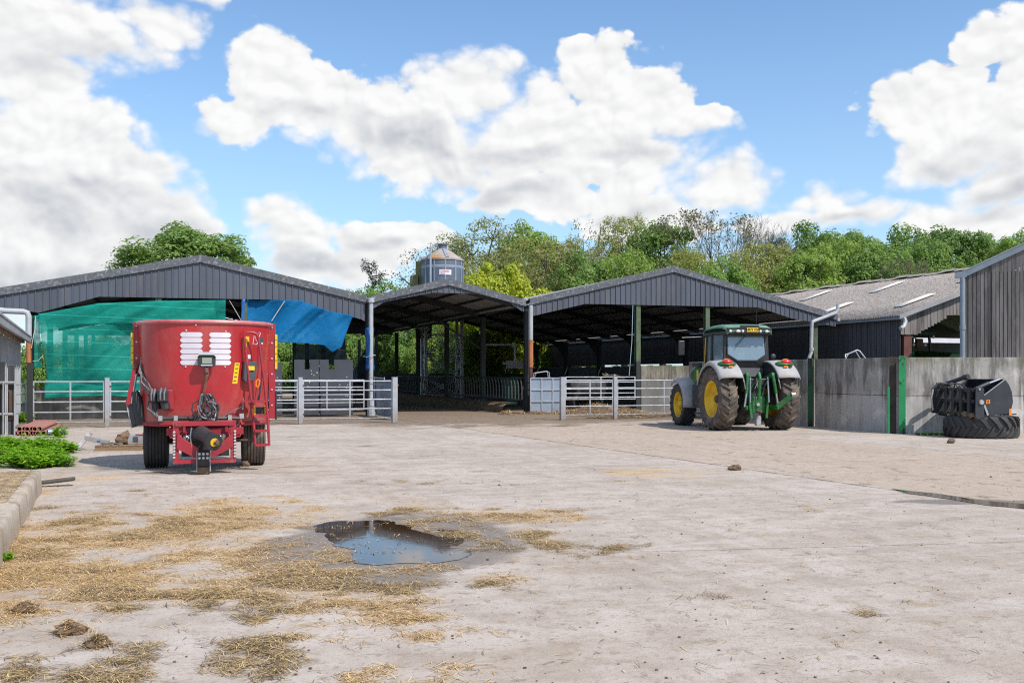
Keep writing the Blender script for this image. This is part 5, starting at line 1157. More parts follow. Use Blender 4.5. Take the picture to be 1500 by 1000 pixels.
for s in (-1, 1):
    mb = MB(); mb.grid(arc_shell(s*.52,s*1.19,.0,.92,1.02,33,158)); fd = mb.build('mudguard',M['fender'],oT2,smooth=True,sangle=60,solid=.03)
    mb = MB(); P = []                                                    # green lamp pod on the crown of the mudguard
    pod = MB(); pod.blob((s*.86,-.47,1.86),.27,.20,.10,1,.0,8,16); po = pod.build('lamp_pod',M['jdgreen'],fd,smooth=True)
    pod = MB(); pod.blob((s*.88,-.58,1.925),.155,.10,.075,1,.0,8,16); pod.build('tail_lamp',M['taillamp'],po,smooth=True)
    pod = MB(); pod.blob((s*.88,-.53,1.965),.12,.07,.05,1,.0,8,14); pod.build('indicator_lamp',M['amber'],po,smooth=True)
    mb = MB(); mb.box(s*.82-.06,s*.82+.06,-.69,-.66,1.775,1.815); mb.build('reflector',M['amber'],po)
    mb = MB(); mb.box(s*.97-.05,s*.97+.04,-.68,-.655,1.77,1.81); mb.build('reflector',M['blackpl'],po)
    mb = MB(); P = []
    for i in range(15):                                                  # inner wing wall
        a = R(15+150*i/14); P.append([(s*.52,-1.0*math.cos(a),.92+1.0*math.sin(a)),(s*.50,-.45*math.cos(a),.95+.25*math.sin(a))])
    mb.grid(P); mb.build('wing_wall',M['cabblack'],fd,solid=.03)
    mb = MB(); mb.grid(arc_shell(s*.72,s*1.16,2.76,.68,.77,-8,125)); ff = mb.build('front_mudguard',M['fender'] if s < 0 else M['cabblack'],oT2,smooth=True,sangle=60,solid=.025)
    mb = MB(); mb.bar((s*.4,2.5,.9),(s*.85,2.5,1.36),.05,.05); mb.build('bracket',M['cabblack'],ff)
# cab
def quad(mb, pts, d): mb.prism([Vector(p) for p in pts], d)
yr, yfz = -.42, 1.25; cab0 = set(o.name for o in oT2.children)
rw = [(-.70,yr,2.15),(-.36,yr-.03,1.97),(.36,yr-.03,1.97),(.70,yr,2.15),(.68,yr+.10,2.70),(-.68,yr+.10,2.70)]
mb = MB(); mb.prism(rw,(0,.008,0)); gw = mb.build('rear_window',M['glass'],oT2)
mb = MB()
for a, b_ in zip(rw, rw[1:]+rw[:1]): mb.bar(Vector(a)+Vector((0,-.005,0)),Vector(b_)+Vector((0,-.005,0)),.035,.035,up=(0,1,0))
mb.build('window_seal',M['ink'],gw)
mb = MB(); mb.tube((-.02,yr-.02,2.72),(-.42,yr-.05,2.36),.012,6); mb.build('wiper',M['ink'],gw)
for s in (-1, 1):
    for pts in ([(s*.77,yr+.06,1.72),(s*.75,yr+.12,2.76)],[(s*.84,.55,1.9),(s*.80,.58,2.76)],[(s*.78,yfz,1.35),(s*.74,yfz-.08,2.76)]):
        mb = MB(); mb.bar(pts[0],pts[1],.11,.10,up=(0,1,0)); mb.build('cab_pillar',M['cabblack'],oT2,bevel=.012)
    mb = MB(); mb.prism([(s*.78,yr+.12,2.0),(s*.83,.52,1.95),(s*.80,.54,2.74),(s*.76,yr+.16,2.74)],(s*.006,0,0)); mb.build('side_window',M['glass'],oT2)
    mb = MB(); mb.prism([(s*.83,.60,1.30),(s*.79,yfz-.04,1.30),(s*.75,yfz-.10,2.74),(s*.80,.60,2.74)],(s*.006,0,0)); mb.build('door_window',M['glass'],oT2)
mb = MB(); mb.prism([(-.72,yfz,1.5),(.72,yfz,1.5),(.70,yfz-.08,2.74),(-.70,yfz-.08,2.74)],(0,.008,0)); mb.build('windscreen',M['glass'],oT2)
mb = MB(); mb.prism([(-.70,yr+.06,1.72),(-.76,yr+.03,2.14),(-.72,yr+.0,2.14),(-.36,yr-.03,1.94),(.36,yr-.03,1.94),(.72,yr,2.14),(.76,yr+.03,2.14),(.70,yr+.06,1.72)],(0,.10,0)); mb.build('rear_panel',M['cabblack'],oT2,bevel=.01)
mb = MB(); mb.box(-.70,.70,yr+.1,yfz,1.25,1.72); mb.build('cab_floor',M['cabblack'],oT2,bevel=.03)
mb = MB(); mb.prism([(-.55,yr-.06,1.50),(.55,yr-.06,1.50),(.62,yr+.02,1.76),(-.62,yr+.02,1.76)],(0,.3,0)); mb.build('rear_cowl',M['panelgrey'],oT2,bevel=.02)
P = []
for (y_, zt, w) in ((-.66,2.80,.80),(-.62,2.93,.82),(-.3,3.0,.84),(.4,3.02,.86),(1.2,2.98,.85),(1.5,2.90,.80),(1.55,2.80,.78)):
    P.append([(x*w, y_+.04*(abs(x) > .9)*(1 if y_ < 0 else -1), zt-.05*abs(x)**4-(.05 if abs(x) > .98 else 0)) for x in (-1,-.9,-.6,-.35,0,.35,.6,.9,1)])
mb = MB(); mb.grid(P); rf = mb.build('roof',M['paleroof'],oT2,smooth=True,sangle=60,solid=.03)
mb = MB(); mb.prism([(-.79,-.64,2.72),(.79,-.64,2.72),(.80,-.66,2.90),(.36,-.68,2.92),(.30,-.69,2.975),(-.30,-.69,2.975),(-.36,-.68,2.92),(-.80,-.66,2.90)],(0,.22,0)); rv = mb.build('roof_valance',M['cabblack'],oT2,bevel=.02)
mb = MB(); mb.box(-.82,.82,-.55,1.45,2.70,2.80); mb.build('roof_lining',M['cabblack'],oT2,bevel=.03)
for (x, w) in ((-.71,.05),(-.43,.085),(-.27,.045),(.37,.045),(.60,.07)):
    mb = MB(); mb.blob((x,-.69,2.80),w,.04,.042,1,0,8,14); mb.build('work_lamp',M['lampglass'],rv,smooth=True)
mb = MB(); mb.prism([(-.13,-.715,2.785),(.29,-.715,2.785),(.29,-.71,2.90),(-.13,-.71,2.90)],(0,.012,0)); npl = mb.build('number_plate',M['yellow'],rv)
text_part('HR73 YDF',.100,M['ink'],npl,(.08,-.722,2.843),(R(90),0,0),'plate_lettering',.001,bold=.0015)
mb = MB(); mb.box(-.22,.34,-.70,-.695,2.76,2.775); mb.build('plate_frame',M['rust'],rv)
# seat and console seen through the glass
mb = MB(); mb.box(-.26,.26,.05,.18,1.75,2.45); seat = mb.build('seat',M['greypl'],oT2,bevel=.06); mb = MB(); mb.box(-.27,.27,.1,.6,1.72,1.86); mb.build('seat_cushion',M['greypl'],oT2,bevel=.05)
mb = MB(); mb.box(-.28,-.02,-.32,-.15,1.98,2.20); mb.build('cab_box',M['lampglass'],oT2,bevel=.03)
mb = MB(); mb.box(.35,.6,.2,.7,1.72,2.05); mb.build('console',M['blackpl'],oT2,bevel=.03); mb = MB(); mb.path([(.2*math.cos(t/10*6.283),.85+.06*math.sin(t/10*6.283),2.05+.17*math.sin(t/10*6.283)) for t in range(10)],.015,6,closed=True); mb.build('steering_wheel',M['ink'],oT2)
for o in oT2.children:
    if o.name not in cab0: o.scale = (.84,.86,1); o.location = (0,.46,0)
# bonnet, engine, tank, steps
mb = MB(); P = []
for (y_, zt, w, zb) in ((1.22,1.98,.40,1.25),(2.0,1.92,.40,1.12),(3.0,1.84,.38,1.05),(3.6,1.72,.33,.95),(3.75,1.5,.28,.9)):
    P.append([(-w,y_,zb),(-w,y_,zt-.14),(-w*.8,y_,zt-.03),(0,y_,zt),(w*.8,y_,zt-.03),(w,y_,zt-.14),(w,y_,zb)])
mb.grid(P); mb.add(P[-1],[tuple(range(7))]); mb.build('bonnet',M['jdgreen'],oT2,smooth=True,sangle=40,solid=.03)
mb = MB(); mb.box(-.30,.30,-.2,3.6,.55,1.1); mb.build('engine_block',M['dkgreen'],oT2,bevel=.05)
mb = MB(); mb.tube((-.8,2.76,.66),(.8,2.76,.66),.10,12); mb.build('axle',M['dkgreen'],oT2,smooth=True); mb = MB(); mb.tube((-.85,0,.88),(.85,0,.88),.16,14); mb.build('axle',M['dkgreen'],oT2,smooth=True)
mb = MB(); mb.prism([(-.98,1.02,.55),(-.98,1.85,.62),(-.98,1.85,1.30),(-.98,1.02,1.30)],(.5,0,0)); tk = mb.build('fuel_tank',M['cabblack'],oT2,bevel=.05)
for z in (.42,.72,1.02): mb = MB(); mb.box(-1.12,-.86,.92,1.30,z,z+.03); mb.build('step',M['cabblack'],tk)
mb = MB(); mb.prism([(-1.10,1.0,1.32),(-1.10,1.45,1.36),(-1.06,1.45,1.78),(-1.06,1.02,1.82)],(.25,0,0)); bt = mb.build('battery_box',M['jdgreen'],oT2,bevel=.03)
mb = MB(); mb.box(-1.125,-1.10,1.0,1.1,1.40,1.70); mb.build('side_reflector',M['yellow'],bt); mb = MB(); mb.box(-1.13,-1.0,.96,1.5,1.80,1.92); mb.build('cover',M['cabblack'],bt,bevel=.02)
mb = MB(); mb.prism([(-1.0,.98,.30),(-.90,.98,.30),(-.78,.98,.62),(-.98,.98,.62)],(0,.06,0)); mb.build('step_bracket',M['jdgreen'],oT2)
mb = MB(); mb.path([(-.62,1.5,2.70),(-1.45,1.45,2.66)],.02,6); mr = mb.build('mirror_arm',M['cabblack'],oT2); mb = MB(); mb.box(-1.56,-1.36,1.42,1.48,2.14,2.58); mb.build('mirror',M['cabblack'],mr,bevel=.03)
mb = MB(); mb.path([(.69,.6,2.74),(.84,.62,2.30),(.90,.62,1.95)],.014,6); mb.build('hand_rail',M['steel'],oT2); mb = MB(); mb.blob((1.10,.7,2.10),.09,.05,.09,2,0); mb.build('side_lamp',M['blackpl'],oT2,smooth=True)
mb = MB(); mb.path([(-.68,1.5,2.72),(-.72,1.52,1.5)],.016,6); mb.build('hand_rail',M['jdyellow'],oT2)
mb = MB(); mb.tube((.52,1.45,1.6),(.52,1.45,2.75),.06,12); mb.build('exhaust',M['cabblack'],oT2,smooth=True); mb = MB(); mb.tube((.34,.2,3.0),(.34,.2,3.42),.006,5); mb.build('aerial',M['ink'],oT2)
# rear linkage
mb = MB(); mb.box(-.30,.30,-.46,-.1,.55,1.42); tr_ = mb.build('transmission',M['dkgreen'],oT2,bevel=.04)
mb = MB(); mb.box(-.34,.34,-.62,-.44,1.28,1.46); mb.build('valve_bank',M['cabblack'],tr_,bevel=.02)
r = random.Random(4)
for k in range(9): mb = MB(); p = Vector((r.uniform(-.24,.24),-.63,r.uniform(1.15,1.45))); mb.path([p,p+Vector((r.uniform(-.08,.08),-.10,r.uniform(-.1,.08))),p+Vector((r.uniform(-.12,.12),-.05,-.25))],.013,5); mb.build('hose',M[('hose','steel','jdgreen')[k%3]],tr_,smooth=True)
for s in (-1, 1):
    mb = MB(); mb.bar((s*.34,-.25,1.42),(s*.38,-.80,1.58),.09,.11); la = mb.build('lift_arm',M['jdgreen'],oT2,bevel=.015)
    mb = MB(); mb.tube((s*.38,-.78,1.55),(s*.44,-.86,1.05),.045,10); mb.build('lift_rod',M['jdgreen'],la,smooth=True); mb = MB(); mb.tube((s*.44,-.86,1.05),(s*.50,-.86,.68),.032,8); mb.build('rod_end',M['steel'],la,smooth=True)
    mb = MB(); mb.tube((s*.26,-.70,1.50),(s*.28,-.74,.80),.030,8); mb.build('lift_ram',M['steel'],la,smooth=True)
    mb = MB(); mb.bar((s*.34,-.35,.62),(s*.46,-.95,.66),.05,.11); ll = mb.build('lower_link',M['jdgreen'],oT2,bevel=.01)
    mb = MB(); mb.bar((s*.30,-.66,1.05),(s*.22,-.70,.36),.06,.05); mb.build('stabiliser',M['jdgreen'],ll)
mb = MB(); mb.bar((.46,-.86,.66),(.80,-1.05,.98),.10,.15); lk = mb.build('folded_link',M['jdgreen'],oT2,bevel=.02); mb = MB(); mb.lathe([(0,-.05),(.07,-.05),(.07,.05),(0,.05)],12,'x',(.83,-1.06,1.02)); mb.build('link_eye',M['steel'],lk,smooth=True)
mb = MB(); mb.path([(0,-.55,1.50),(0,-.72,1.60),(-.02,-.82,1.45),(-.04,-.80,1.0),(-.05,-.78,.85)],.045,10); mb.build('top_link',M['jdgreen'],oT2,smooth=True)
mb = MB(); mb.box(-.24,.24,-.60,-.46,.50,.95); mb.build('hitch_frame',M['jdgreen'],oT2,bevel=.02)
mb = MB(); mb.path([(0,-.60,.56),(0,-.78,.50),(0,-.84,.56)],.04,8); mb.build('tow_hook',M['rust'],oT2,smooth=True)
mb = MB(); mb.lathe([(0,-.06),(.05,-.06),(.06,0),(.09,0)],12,'y',(0,-.60,.74)); mb.build('pto_stub',M['steel'],oT2,smooth=True)
mb = MB(); mb.box(-.07,.07,-.7,-.55,.15,.42); mb.build('drawbar_clevis',M['oldtin'],oT2,bevel=.02)
# ------------------------------------------------------------------ grab bucket on an old tyre
tc = Vector(((1437-750)/F*25.15, 25.15, 0)); o = thing('old_tyre','big old tractor tyre lying flat beneath the black grab bucket','tyre',tc,.4)
mb = MB(Matrix.Translation((0,0,.27)) @ Matrix.Rotation(R(90),4,'Y')); add_tyre(mb,.88,.54,.50,20,.06); mb.build('carcass',M['rubberold'],o,smooth=True,sangle=30)
mb = MB(); mb.lathe([(.50,.03),(.50,.51),(.46,.51),(.46,.03)],30); mb.build('bead',M['blackpl'],o,smooth=True)
GB = Vector(((1440-750)/F*24.4, 24.4, 0)); oG = thing('grab_bucket','black shear grab bucket for a loader resting on the old tyre','grab bucket',GB,R(9))
Wg = 1.5
side = [(0,1.05),(.594,1.46),(.70,1.33),(.785,1.135),(.81,.9),(.737,.615),(.12,.58),(0,.85)]
for yy, nm in ((0,'near'),(Wg,'far')):
    mb = MB(); mb.prism([(a,yy,z) for a, z in side],(0,.03,0)); sp = mb.build('side_plate',M['grabblue'],oG,bevel=.004)
    if yy == 0:
        mb = MB(); mb.prism([(.08,-.006,.86),(.185,-.006,.87),(.18,-.006,.96),(.085,-.006,.955)],(0,.005,0)); st = mb.build('orange_sticker',M['orange'],sp)
        mb = MB(); mb.bar((.125,-.010,.885),(.135,-.010,.945),.03,.002,up=(0,1,0)); mb.build('sticker_print',M['ink'],st)
        mb = MB(); mb.prism([(.70,-.006,.585),(.77,-.006,.585),(.765,-.006,.74),(.705,-.006,.73)],(0,.005,0)); mb.build('orange_reflector',M['orange'],sp)
        mb = MB(); mb.bar((.03,-.005,.83),(.13,-.005,.58),.05,.012,up=(0,1,0)); mb.build('worn_edge',M['oldtin'],sp); mb = MB(); mb.bar((.0,-.004,1.055),(.594,-.004,1.462),.014,.02); mb.build('bright_edge',M['oldtin'],sp)
mb = MB(); mb.grid([[(a,q,z) for a, z in ((.594,1.46),(.70,1.33),(.785,1.135),(.81,.9),(.737,.615),(.12,.58),(-.1,.60))] for q in (.03,Wg)]); mb.build('bucket_shell',M['grabblue'],oG,solid=.015)
for yy in (0,Wg):
    mb = MB(); mb.prism([(-.22,yy+.02,.52),(.02,yy+.02,.50),(.02,yy+.02,1.22),(-.06,yy+.02,1.29),(-.20,yy+.02,1.27)],(0,-.045 if yy == 0 else .045,0)); pp = mb.build('pivot_plate',M['grabblue'],oG,bevel=.01)
    mb = MB(); mb.lathe([(0,-.05),(.055,-.05),(.065,-.02),(.065,.02)],16,'y',(-.07,yy-.02 if yy == 0 else yy+.09,.90)); mb.build('pivot_pin',M['oldtin'],pp,smooth=True,sangle=40)
    mb = MB(); mb.lathe([(0,-.03),(.03,-.03),(.035,.0)],12,'y',(-.12,yy-.02,1.22)); mb.build('pin',M['steel'],pp,smooth=True)
    mb = MB(); mb.tube((-.12,yy+.14,1.21),(.25,yy+.14,1.36),.055,12); rm = mb.build('ram_body',M['grabblue'],oG,smooth=True); mb = MB(); mb.tube((.25,yy+.14,1.36),(.55,yy+.14,1.46),.032,10); mb.build('ram_rod',M['steel'],rm,smooth=True)
for q in (.22,.55,.88,1.18): mb = MB(); mb.box(-.26,-.16,q-.05,q+.05,.56,1.18+.05*(q > .5)); mb.build('back_upright',M['blackpl'],oG,bevel=.01)
for z in (.60,.92,1.20): mb = MB(); mb.box(-.22,-.12,.05,Wg-.03,z-.04,z+.04); mb.build('back_rail',M['blackpl'],oG,bevel=.01)
mb = MB(); mb.prism([(-.46,Wg-.06,.58),(-.10,Wg-.06,.56),(-.08,Wg-.06,1.30),(-.30,Wg-.06,1.36),(-.46,Wg-.06,1.22)],(0,.05,0)); mb.build('end_frame',M['blackpl'],oG,bevel=.02)
mb = MB(); mb.path([(-.46,Wg-.1,.66),(-.50,Wg-.1,.95),(-.46,Wg-.1,1.20)],.022,6); mb.build('guard_bar',M['oldtin'],oG,smooth=True)
mb = MB(); mb.tube((-.28,Wg-.2,1.30),(-.02,.75,1.50),.05,10); rb = mb.build('ram_body',M['grabblue'],oG,smooth=True); mb = MB(); mb.tube((-.02,.75,1.50),(.02,.62,1.52),.07,10); mb.build('ram_eye',M['blackpl'],rb)
for k in range(6): mb = MB(); a = .5+k*.16; mb.path([(-.25,a+.3,1.24),(-.30,a+.2,1.36),(-.22,a,1.33),(-.18,a-.25,1.15)],.016,6); mb.build('hose',M['hosesteel' if k%2 else 'hose'],oG,smooth=True)
for (x,q,z,s) in ((-.20,.15,.58,.09),(-.22,.35,.58,.10),(-.2,.6,.56,.08),(-.2,.9,.56,.07),(-.1,.05,.53,.08)): mb = MB(); mb.blob((x,q,z),s,s*1.1,s*.7,q*7,.3); mb.build('caked_mud',M['mudbrown'],oG,smooth=True,sangle=180)
for k in range(8): mb = MB(); q = .06+k*.23; mb.bar((.6,q,.585),(.93,q,.60),.05,.03); mb.build('tine',M['blackpl'],oG)
# ------------------------------------------------------------------ water buffalo behind the gates
ob = thing('water_buffalo','black water buffalo with pale curved horns behind the yard gate','buffalo',(3.35,42.9,0),R(14))
mb = MB()
def limb(pts, rs, n=10): mb.path(pts, rs, n)
def loft(secs, n=14):
    P = []
    for (x, y, z, ry, rz) in secs: P.append([(x+0*math.cos(2*math.pi*j/n), y+ry*math.cos(2*math.pi*j/n), z+rz*math.sin(2*math.pi*j/n)) for j in range(n+1)])
    mb.grid(P); m = [s for s in (secs[0], secs[-1])]
    mb.add([P[0][j] for j in range(n)], [tuple(range(n))]); mb.add([P[-1][j] for j in range(n)], [tuple(range(n))[::-1]])
loft([(-1.02,0,1.10,.10,.14),(-.95,0,1.06,.28,.30),(-.7,0,1.02,.36,.38),(-.3,0,.97,.42,.42),(.1,0,.96,.41,.43),(.45,0,1.0,.34,.43),(.68,0,1.08,.24,.36),(.85,0,1.20,.17,.27),(1.02,0,1.32,.14,.21),(1.14,0,1.40,.10,.15)])
loft([(1.00,0,1.42,.07,.10),(1.08,0,1.44,.13,.16),(1.22,0,1.43,.13,.15),(1.38,0,1.40,.10,.115),(1.50,0,1.38,.095,.10),(1.58,0,1.37,.085,.085),(1.62,0,1.37,.05,.05)])
for s in (-1, 1):
    limb([(.48,s*.20,.95),(.50,s*.22,.65),(.46,s*.22,.42),(.48,s*.22,.10),(.50,s*.22,.0)],[.17,.11,.075,.055,.075])
    limb([(-.72,s*.20,1.0),(-.62,s*.24,.72),(-.82,s*.24,.45),(-.76,s*.24,.12),(-.74,s*.24,.0)],[.22,.15,.08,.058,.075])
    limb([(1.10,s*.12,1.46),(1.06,s*.22,1.43),(1.03,s*.30,1.38)],[.03,.055,.015])
limb([(-1.02,0,1.2),(-1.10,0,.95),(-1.08,.02,.6)],[.04,.025,.03])
bd = mb.build('body',M['hide'],ob,smooth=True,sangle=180); md = bd.modifiers.new('Remesh','REMESH'); md.mode = 'VOXEL'; md.voxel_size = .035; md.use_smooth_shade = True
md = bd.modifiers.new('Smooth','SMOOTH'); md.iterations = 4
for s in (-1, 1):
    mb = MB(); mb.path([(1.12,s*.06,1.52),(1.02,s*.20,1.50),(.86,s*.31,1.50),(.70,s*.30,1.56),(.62,s*.22,1.64)],[.055,.05,.042,.028,.008],8); mb.build('horn',M['horn'],ob,smooth=True)
    mb = MB(); mb.blob((1.24,s*.125,1.47),.022,.012,.02,1,0); mb.build('eye',M['ink'],ob,smooth=True)
mb = MB(); mb.box(1.05,1.12,-.29,-.285,1.36,1.44); mb.build('ear_tag',M['yellow'],ob)
# ------------------------------------------------------------------ scrap heap left of the mixer
PD = 20.65
def sp(px, py, D=PD): return at(px, py, D)
a = gp(173, 660); op = thing('pallet','broken timber pallet under the scrap beside the mixer','pallet',a,R(6))
for k in range(3): mb = MB(); mb.box(-.47,.47,k*.35,k*.35+.09,.0,.09); mb.build('bearer',M['wood'],op,bevel=.004)
for k in range(6): mb = MB(); mb.box(-.46+k*.16,-.34+k*.16,-.01,.80,.094,.115); mb.build('slat',M['wood'],op,bevel=.003)
o = thing('zinc_bracket','battered grey zinc T bracket leaning off the pallet','bracket',gp(113,657))
w0 = o.location.copy(); q = lambda px, py, D=PD: sp(px,py,D)-w0
mb = MB(); mb.bar(q(113.5,655,20.7),q(133,633,20.9),.10,.06,up=(0,1,.3)); mb.build('cross_bar',M['oldtin'],o,bevel=.008); mb = MB(); mb.bar(q(124,641,20.8),q(160,648,20.9),.05,.10); mb.build('arm',M['oldtin'],o,bevel=.006)
mb = MB(); mb.box(*(lambda p: (p.x-.04,p.x+.03,p.y-.09,p.y-.085,p.z-.02,p.z+.02))(q(147,646,20.85))); mb.build('blue_mark',M['bluepaint'],o)
p = sp(173,650); o = tag(MB().blob((0,0,.12),.15,.16,.145,5,.35,8,11).build('rubble_lump',M['mudbrown']),'brown lump of rubble on the scrap pallet','rubble'); o.location = (p.x,p.y+.3,.10)
for i,(px,py,s) in enumerate(((148,651,.06),(157,652,.07),(166,652,.05),(170,650,.06))):
    p = sp(px,py); o = tag(MB().blob((0,0,0),s*1.4,s,s*.6,i+9,.35,5,8).build('rubble_lump',M['concpost']),('pale rubble chip at the left end of the scrap pallet','pale rubble chip, second from the left end of the pallet','small pale rubble chip near the brown lump','pale rubble chip touching the brown lump')[i],'rubble'); o.location = (p.x,p.y+.15,.13)
p = sp(191,650); o = thing('tin_box','battered tin control box lying on the scrap pallet','box',(p.x,p.y+.35,.115),R(8))
mb = MB(); mb.prism([(-.16,-.1,0),(.17,-.1,0),(.17,-.1,.20),(-.12,-.1,.22),(-.18,-.1,.08)],(0,.25,0)); mb.build('casing',M['oldtin'],o,bevel=.01); mb = MB(); mb.box(-.05,.05,-.115,-.102,.06,.16); mb.build('catch',M['greypl'],o); mb = MB(); mb.box(.17,.20,-.13,-.1,-.02,.36); mb.build('white_strip',M['white'],o); mb = MB(); mb.box(.0,.16,-.11,-.1,.19,.215); mb.build('red_stripe',M['redfr'],o)
p = gp(211,655); o = thing('hose_reel','bright green hose reel with grey drum beside the scrap pallet','hose reel',(p.x,p.y+.7,0))
mb = MB(Matrix.Translation((-.02,0,.15)) @ Matrix.Rotation(R(70),4,'Z')); mb.lathe([(.09,-.03),(.15,-.03),(.15,.03),(.09,.03)],24,'y',closed=True); mb.build('flange',M['hosegreen'],o,smooth=True,sangle=40)
mb = MB(); mb.tube((0,.02,.13),(.42,.2,.13),.11,16); mb.build('drum',M['greypl'],o,smooth=True); mb = MB(); mb.path([(-.05,0,.27),(-.2,.05,.31),(-.28,0,.26),(-.15,-.05,.25)],.018,6); mb.build('hose_end',M['hosegreen'],o,smooth=True)
# clay drain pipes
first = None
for k in range(8):
    p = Vector(((22+k*5.6-750)/F*25.6, 25.6+.05*((k*5) % 3), 0))
    lab = 'red clay drain pipe in the low stack by the left gate'
    if first is None:
        first = thing('drain_pipe',lab,'pipe',p,TH,'red drain pipes stacked by the lean-to')
        mb = MB(); mb.lathe([(.062,0),(.062,4.2),(.050,4.2),(.050,0)],18,'y',(0,0,.064),closed=True); mb.build('tube',M['claypipe'],first,smooth=True,sangle=40); mb = MB(); mb.lathe([(0,.5),(.05,.5)],14,'y',(0,0,.064)); mb.build('dark_bore',M['ink'],first); f0 = first
    else: f0 = copy_tree(first); f0.location = p
for k in range(6):
    f0 = copy_tree(first); p = Vector(((27+k*5.6-750)/F*25.7, 25.75+.06*(k % 2), .105)); f0.location = p
bpy.context.view_layer.update()
p = gp(79,637); o = thing('scrap_roll','roll of blue grey sheet lying beside the drain pipes','scrap',(p.x,p.y,0),R(30)); mb = MB(); mb.tube((-.15,0,.08),(.16,.05,.09),.075,12); mb.build('roll',M['galvsheet'],o,smooth=True); mb = MB(); mb.tube((-.1,-.08,.03),(.2,-.1,.03),.03,8); mb.build('rod',M['blackpl'],o)
for i,(px,py,s,lab) in enumerate(((359,683,.075,'small brown clod by the right wheel of the mixer'),(1393/1.0,649,.09,'mud clod on the ground in front of the old tyre'))):
    p = gp(px,py); o = tag(MB().blob((0,0,s*.5),s,s*.8,s*.7,i+20,.3).build('mud_clod',M['mudbrown'],smooth=True),lab,'clod'); o.location = p
p = gp(80,712); o = tag(MB().bar((-.35,-.12,.04),(.25,.1,.10),.16,.05).build('bark_slab',M['bark'],bevel=.02),'dark slab of bark lying against the raised platform','wood'); o.location = p
# ------------------------------------------------------------------ inside the middle shed
y = YT('green_bin','tall dark green plastic bin behind the feed barrier','bin',*to_ts(at(750,560,49))); t_, s_ = to_ts(at(750,560,49))
mb = MB(); mb.prism([(t_-.28,s_,.0),(t_+.28,s_,.0),(t_+.34,s_,1.35),(t_-.34,s_,1.35)],(0,.55,0)); y.part(mb,'body',pm('bin_green',(.015,.14,.075),(.01,.1,.055),2,.5),bevel=.03); mb = MB(); mb.box(t_-.37,t_+.37,s_-.03,s_+.58,1.352,1.42); y.part(mb,'lid',M['dkgreen'],bevel=.02)
t_, s_ = to_ts(at(745,530,52)); y = YT('cattle_yoke','hanging steel yoke frame in the pen of the right shed','yoke',t_,s_); z = 2.15
for p, q in (((t_-1.3,s_,z+.95),(t_+.5,s_,z+.95)),((t_-1.3,s_,z+.95),(t_-1.3,s_,z+.2)),((t_+.35,s_,z+.95),(t_+.35,s_,z-.1)),((t_-.3,s_,z-.02),(t_+.9,s_,z-.02))): mb = MB(); mb.bar(p,q,.09,.09); y.part(mb,'bar',M['galvsheet'])
mb = MB(); mb.box(t_-.1,t_+.75,s_-.1,s_+.1,z-.28,z+.12); y.part(mb,'plate',M['oldtin'])
# ------------------------------------------------------------------ second tractor inside the black barn
t_, s_ = T0+7.2, s0+7.0; y = YT('tractor','dark green tractor half hidden inside the black barn doorway','tractor',t_,s_); y.o.scale = (1.1,1.1,1.13)
mb = MB(); mb.prism([(t_-.45,s_-2.3,1.1),(t_+.45,s_-2.3,1.1),(t_+.45,s_-2.3,2.15),(t_+.3,s_-2.3,2.3),(t_-.3,s_-2.3,2.3),(t_-.45,s_-2.3,2.15)],(0,2.3,.15)); y.part(mb,'bonnet',M['jdgreen'],bevel=.05)
for sg in (-1, 1):
    mb = MB(); add_tyre(mb,.9,.6,.5,18,c=(t_+sg*.95,s_+.6,.9)); y.part(mb,'tyre',M['rubber'],smooth=True,sangle=30); mb = MB(); add_tyre(mb,.62,.45,.36,16,c=(t_+sg*.85,s_-1.9,.62)); y.part(mb,'tyre',M['rubber'],smooth=True,sangle=30)
    mb = MB(); mb.bar((t_+sg*.72,s_+.1,1.9),(t_+sg*.68,s_+.2,3.15),.09,.09); y.part(mb,'cab_pillar',M['cabblack']); mb = MB(); mb.bar((t_+sg*.75,s_+1.4,1.9),(t_+sg*.68,s_+1.3,3.15),.09,.09); y.part(mb,'cab_pillar',M['cabblack'])
    mb = MB(); mb.prism([(t_+sg*.5,s_-.3,2.1),(t_+sg*1.2,s_-.3,2.0),(t_+sg*1.25,s_-.3,2.35),(t_+sg*.6,s_-.3,2.45)],(0,.5,0)); y.part(mb,'mudguard',M['jdgreen'],bevel=.03)
    mb = MB(); mb.blob((t_+sg*.33-.1,s_-.05,2.72),.09,.05,.08,1,0); y.part(mb,'work_lamp',M['lampglass'],smooth=True)
mb = MB(); mb.box(t_-.8,t_+.8,s_-.1,s_+1.6,3.15,3.32); y.part(mb,'roof',M['dkgreen'],bevel=.05)
for k in range(3): mb = MB(); mb.blob((t_-.75+k*.17,s_-.14,3.12-k*.05),.055,.05,.05,1,0); y.part(mb,'roof_lamp',M['lampglass'],smooth=True)
mb = MB(); mb.blob((t_+.62,s_-.14,3.08),.06,.05,.08,1,0); y.part(mb,'roof_lamp',M['lampglass'],smooth=True)
mb = MB(); mb.box(t_-.3,t_+.1,s_-.1,s_+.05,2.55,3.0); y.part(mb,'console',M['rust'],bevel=.05)
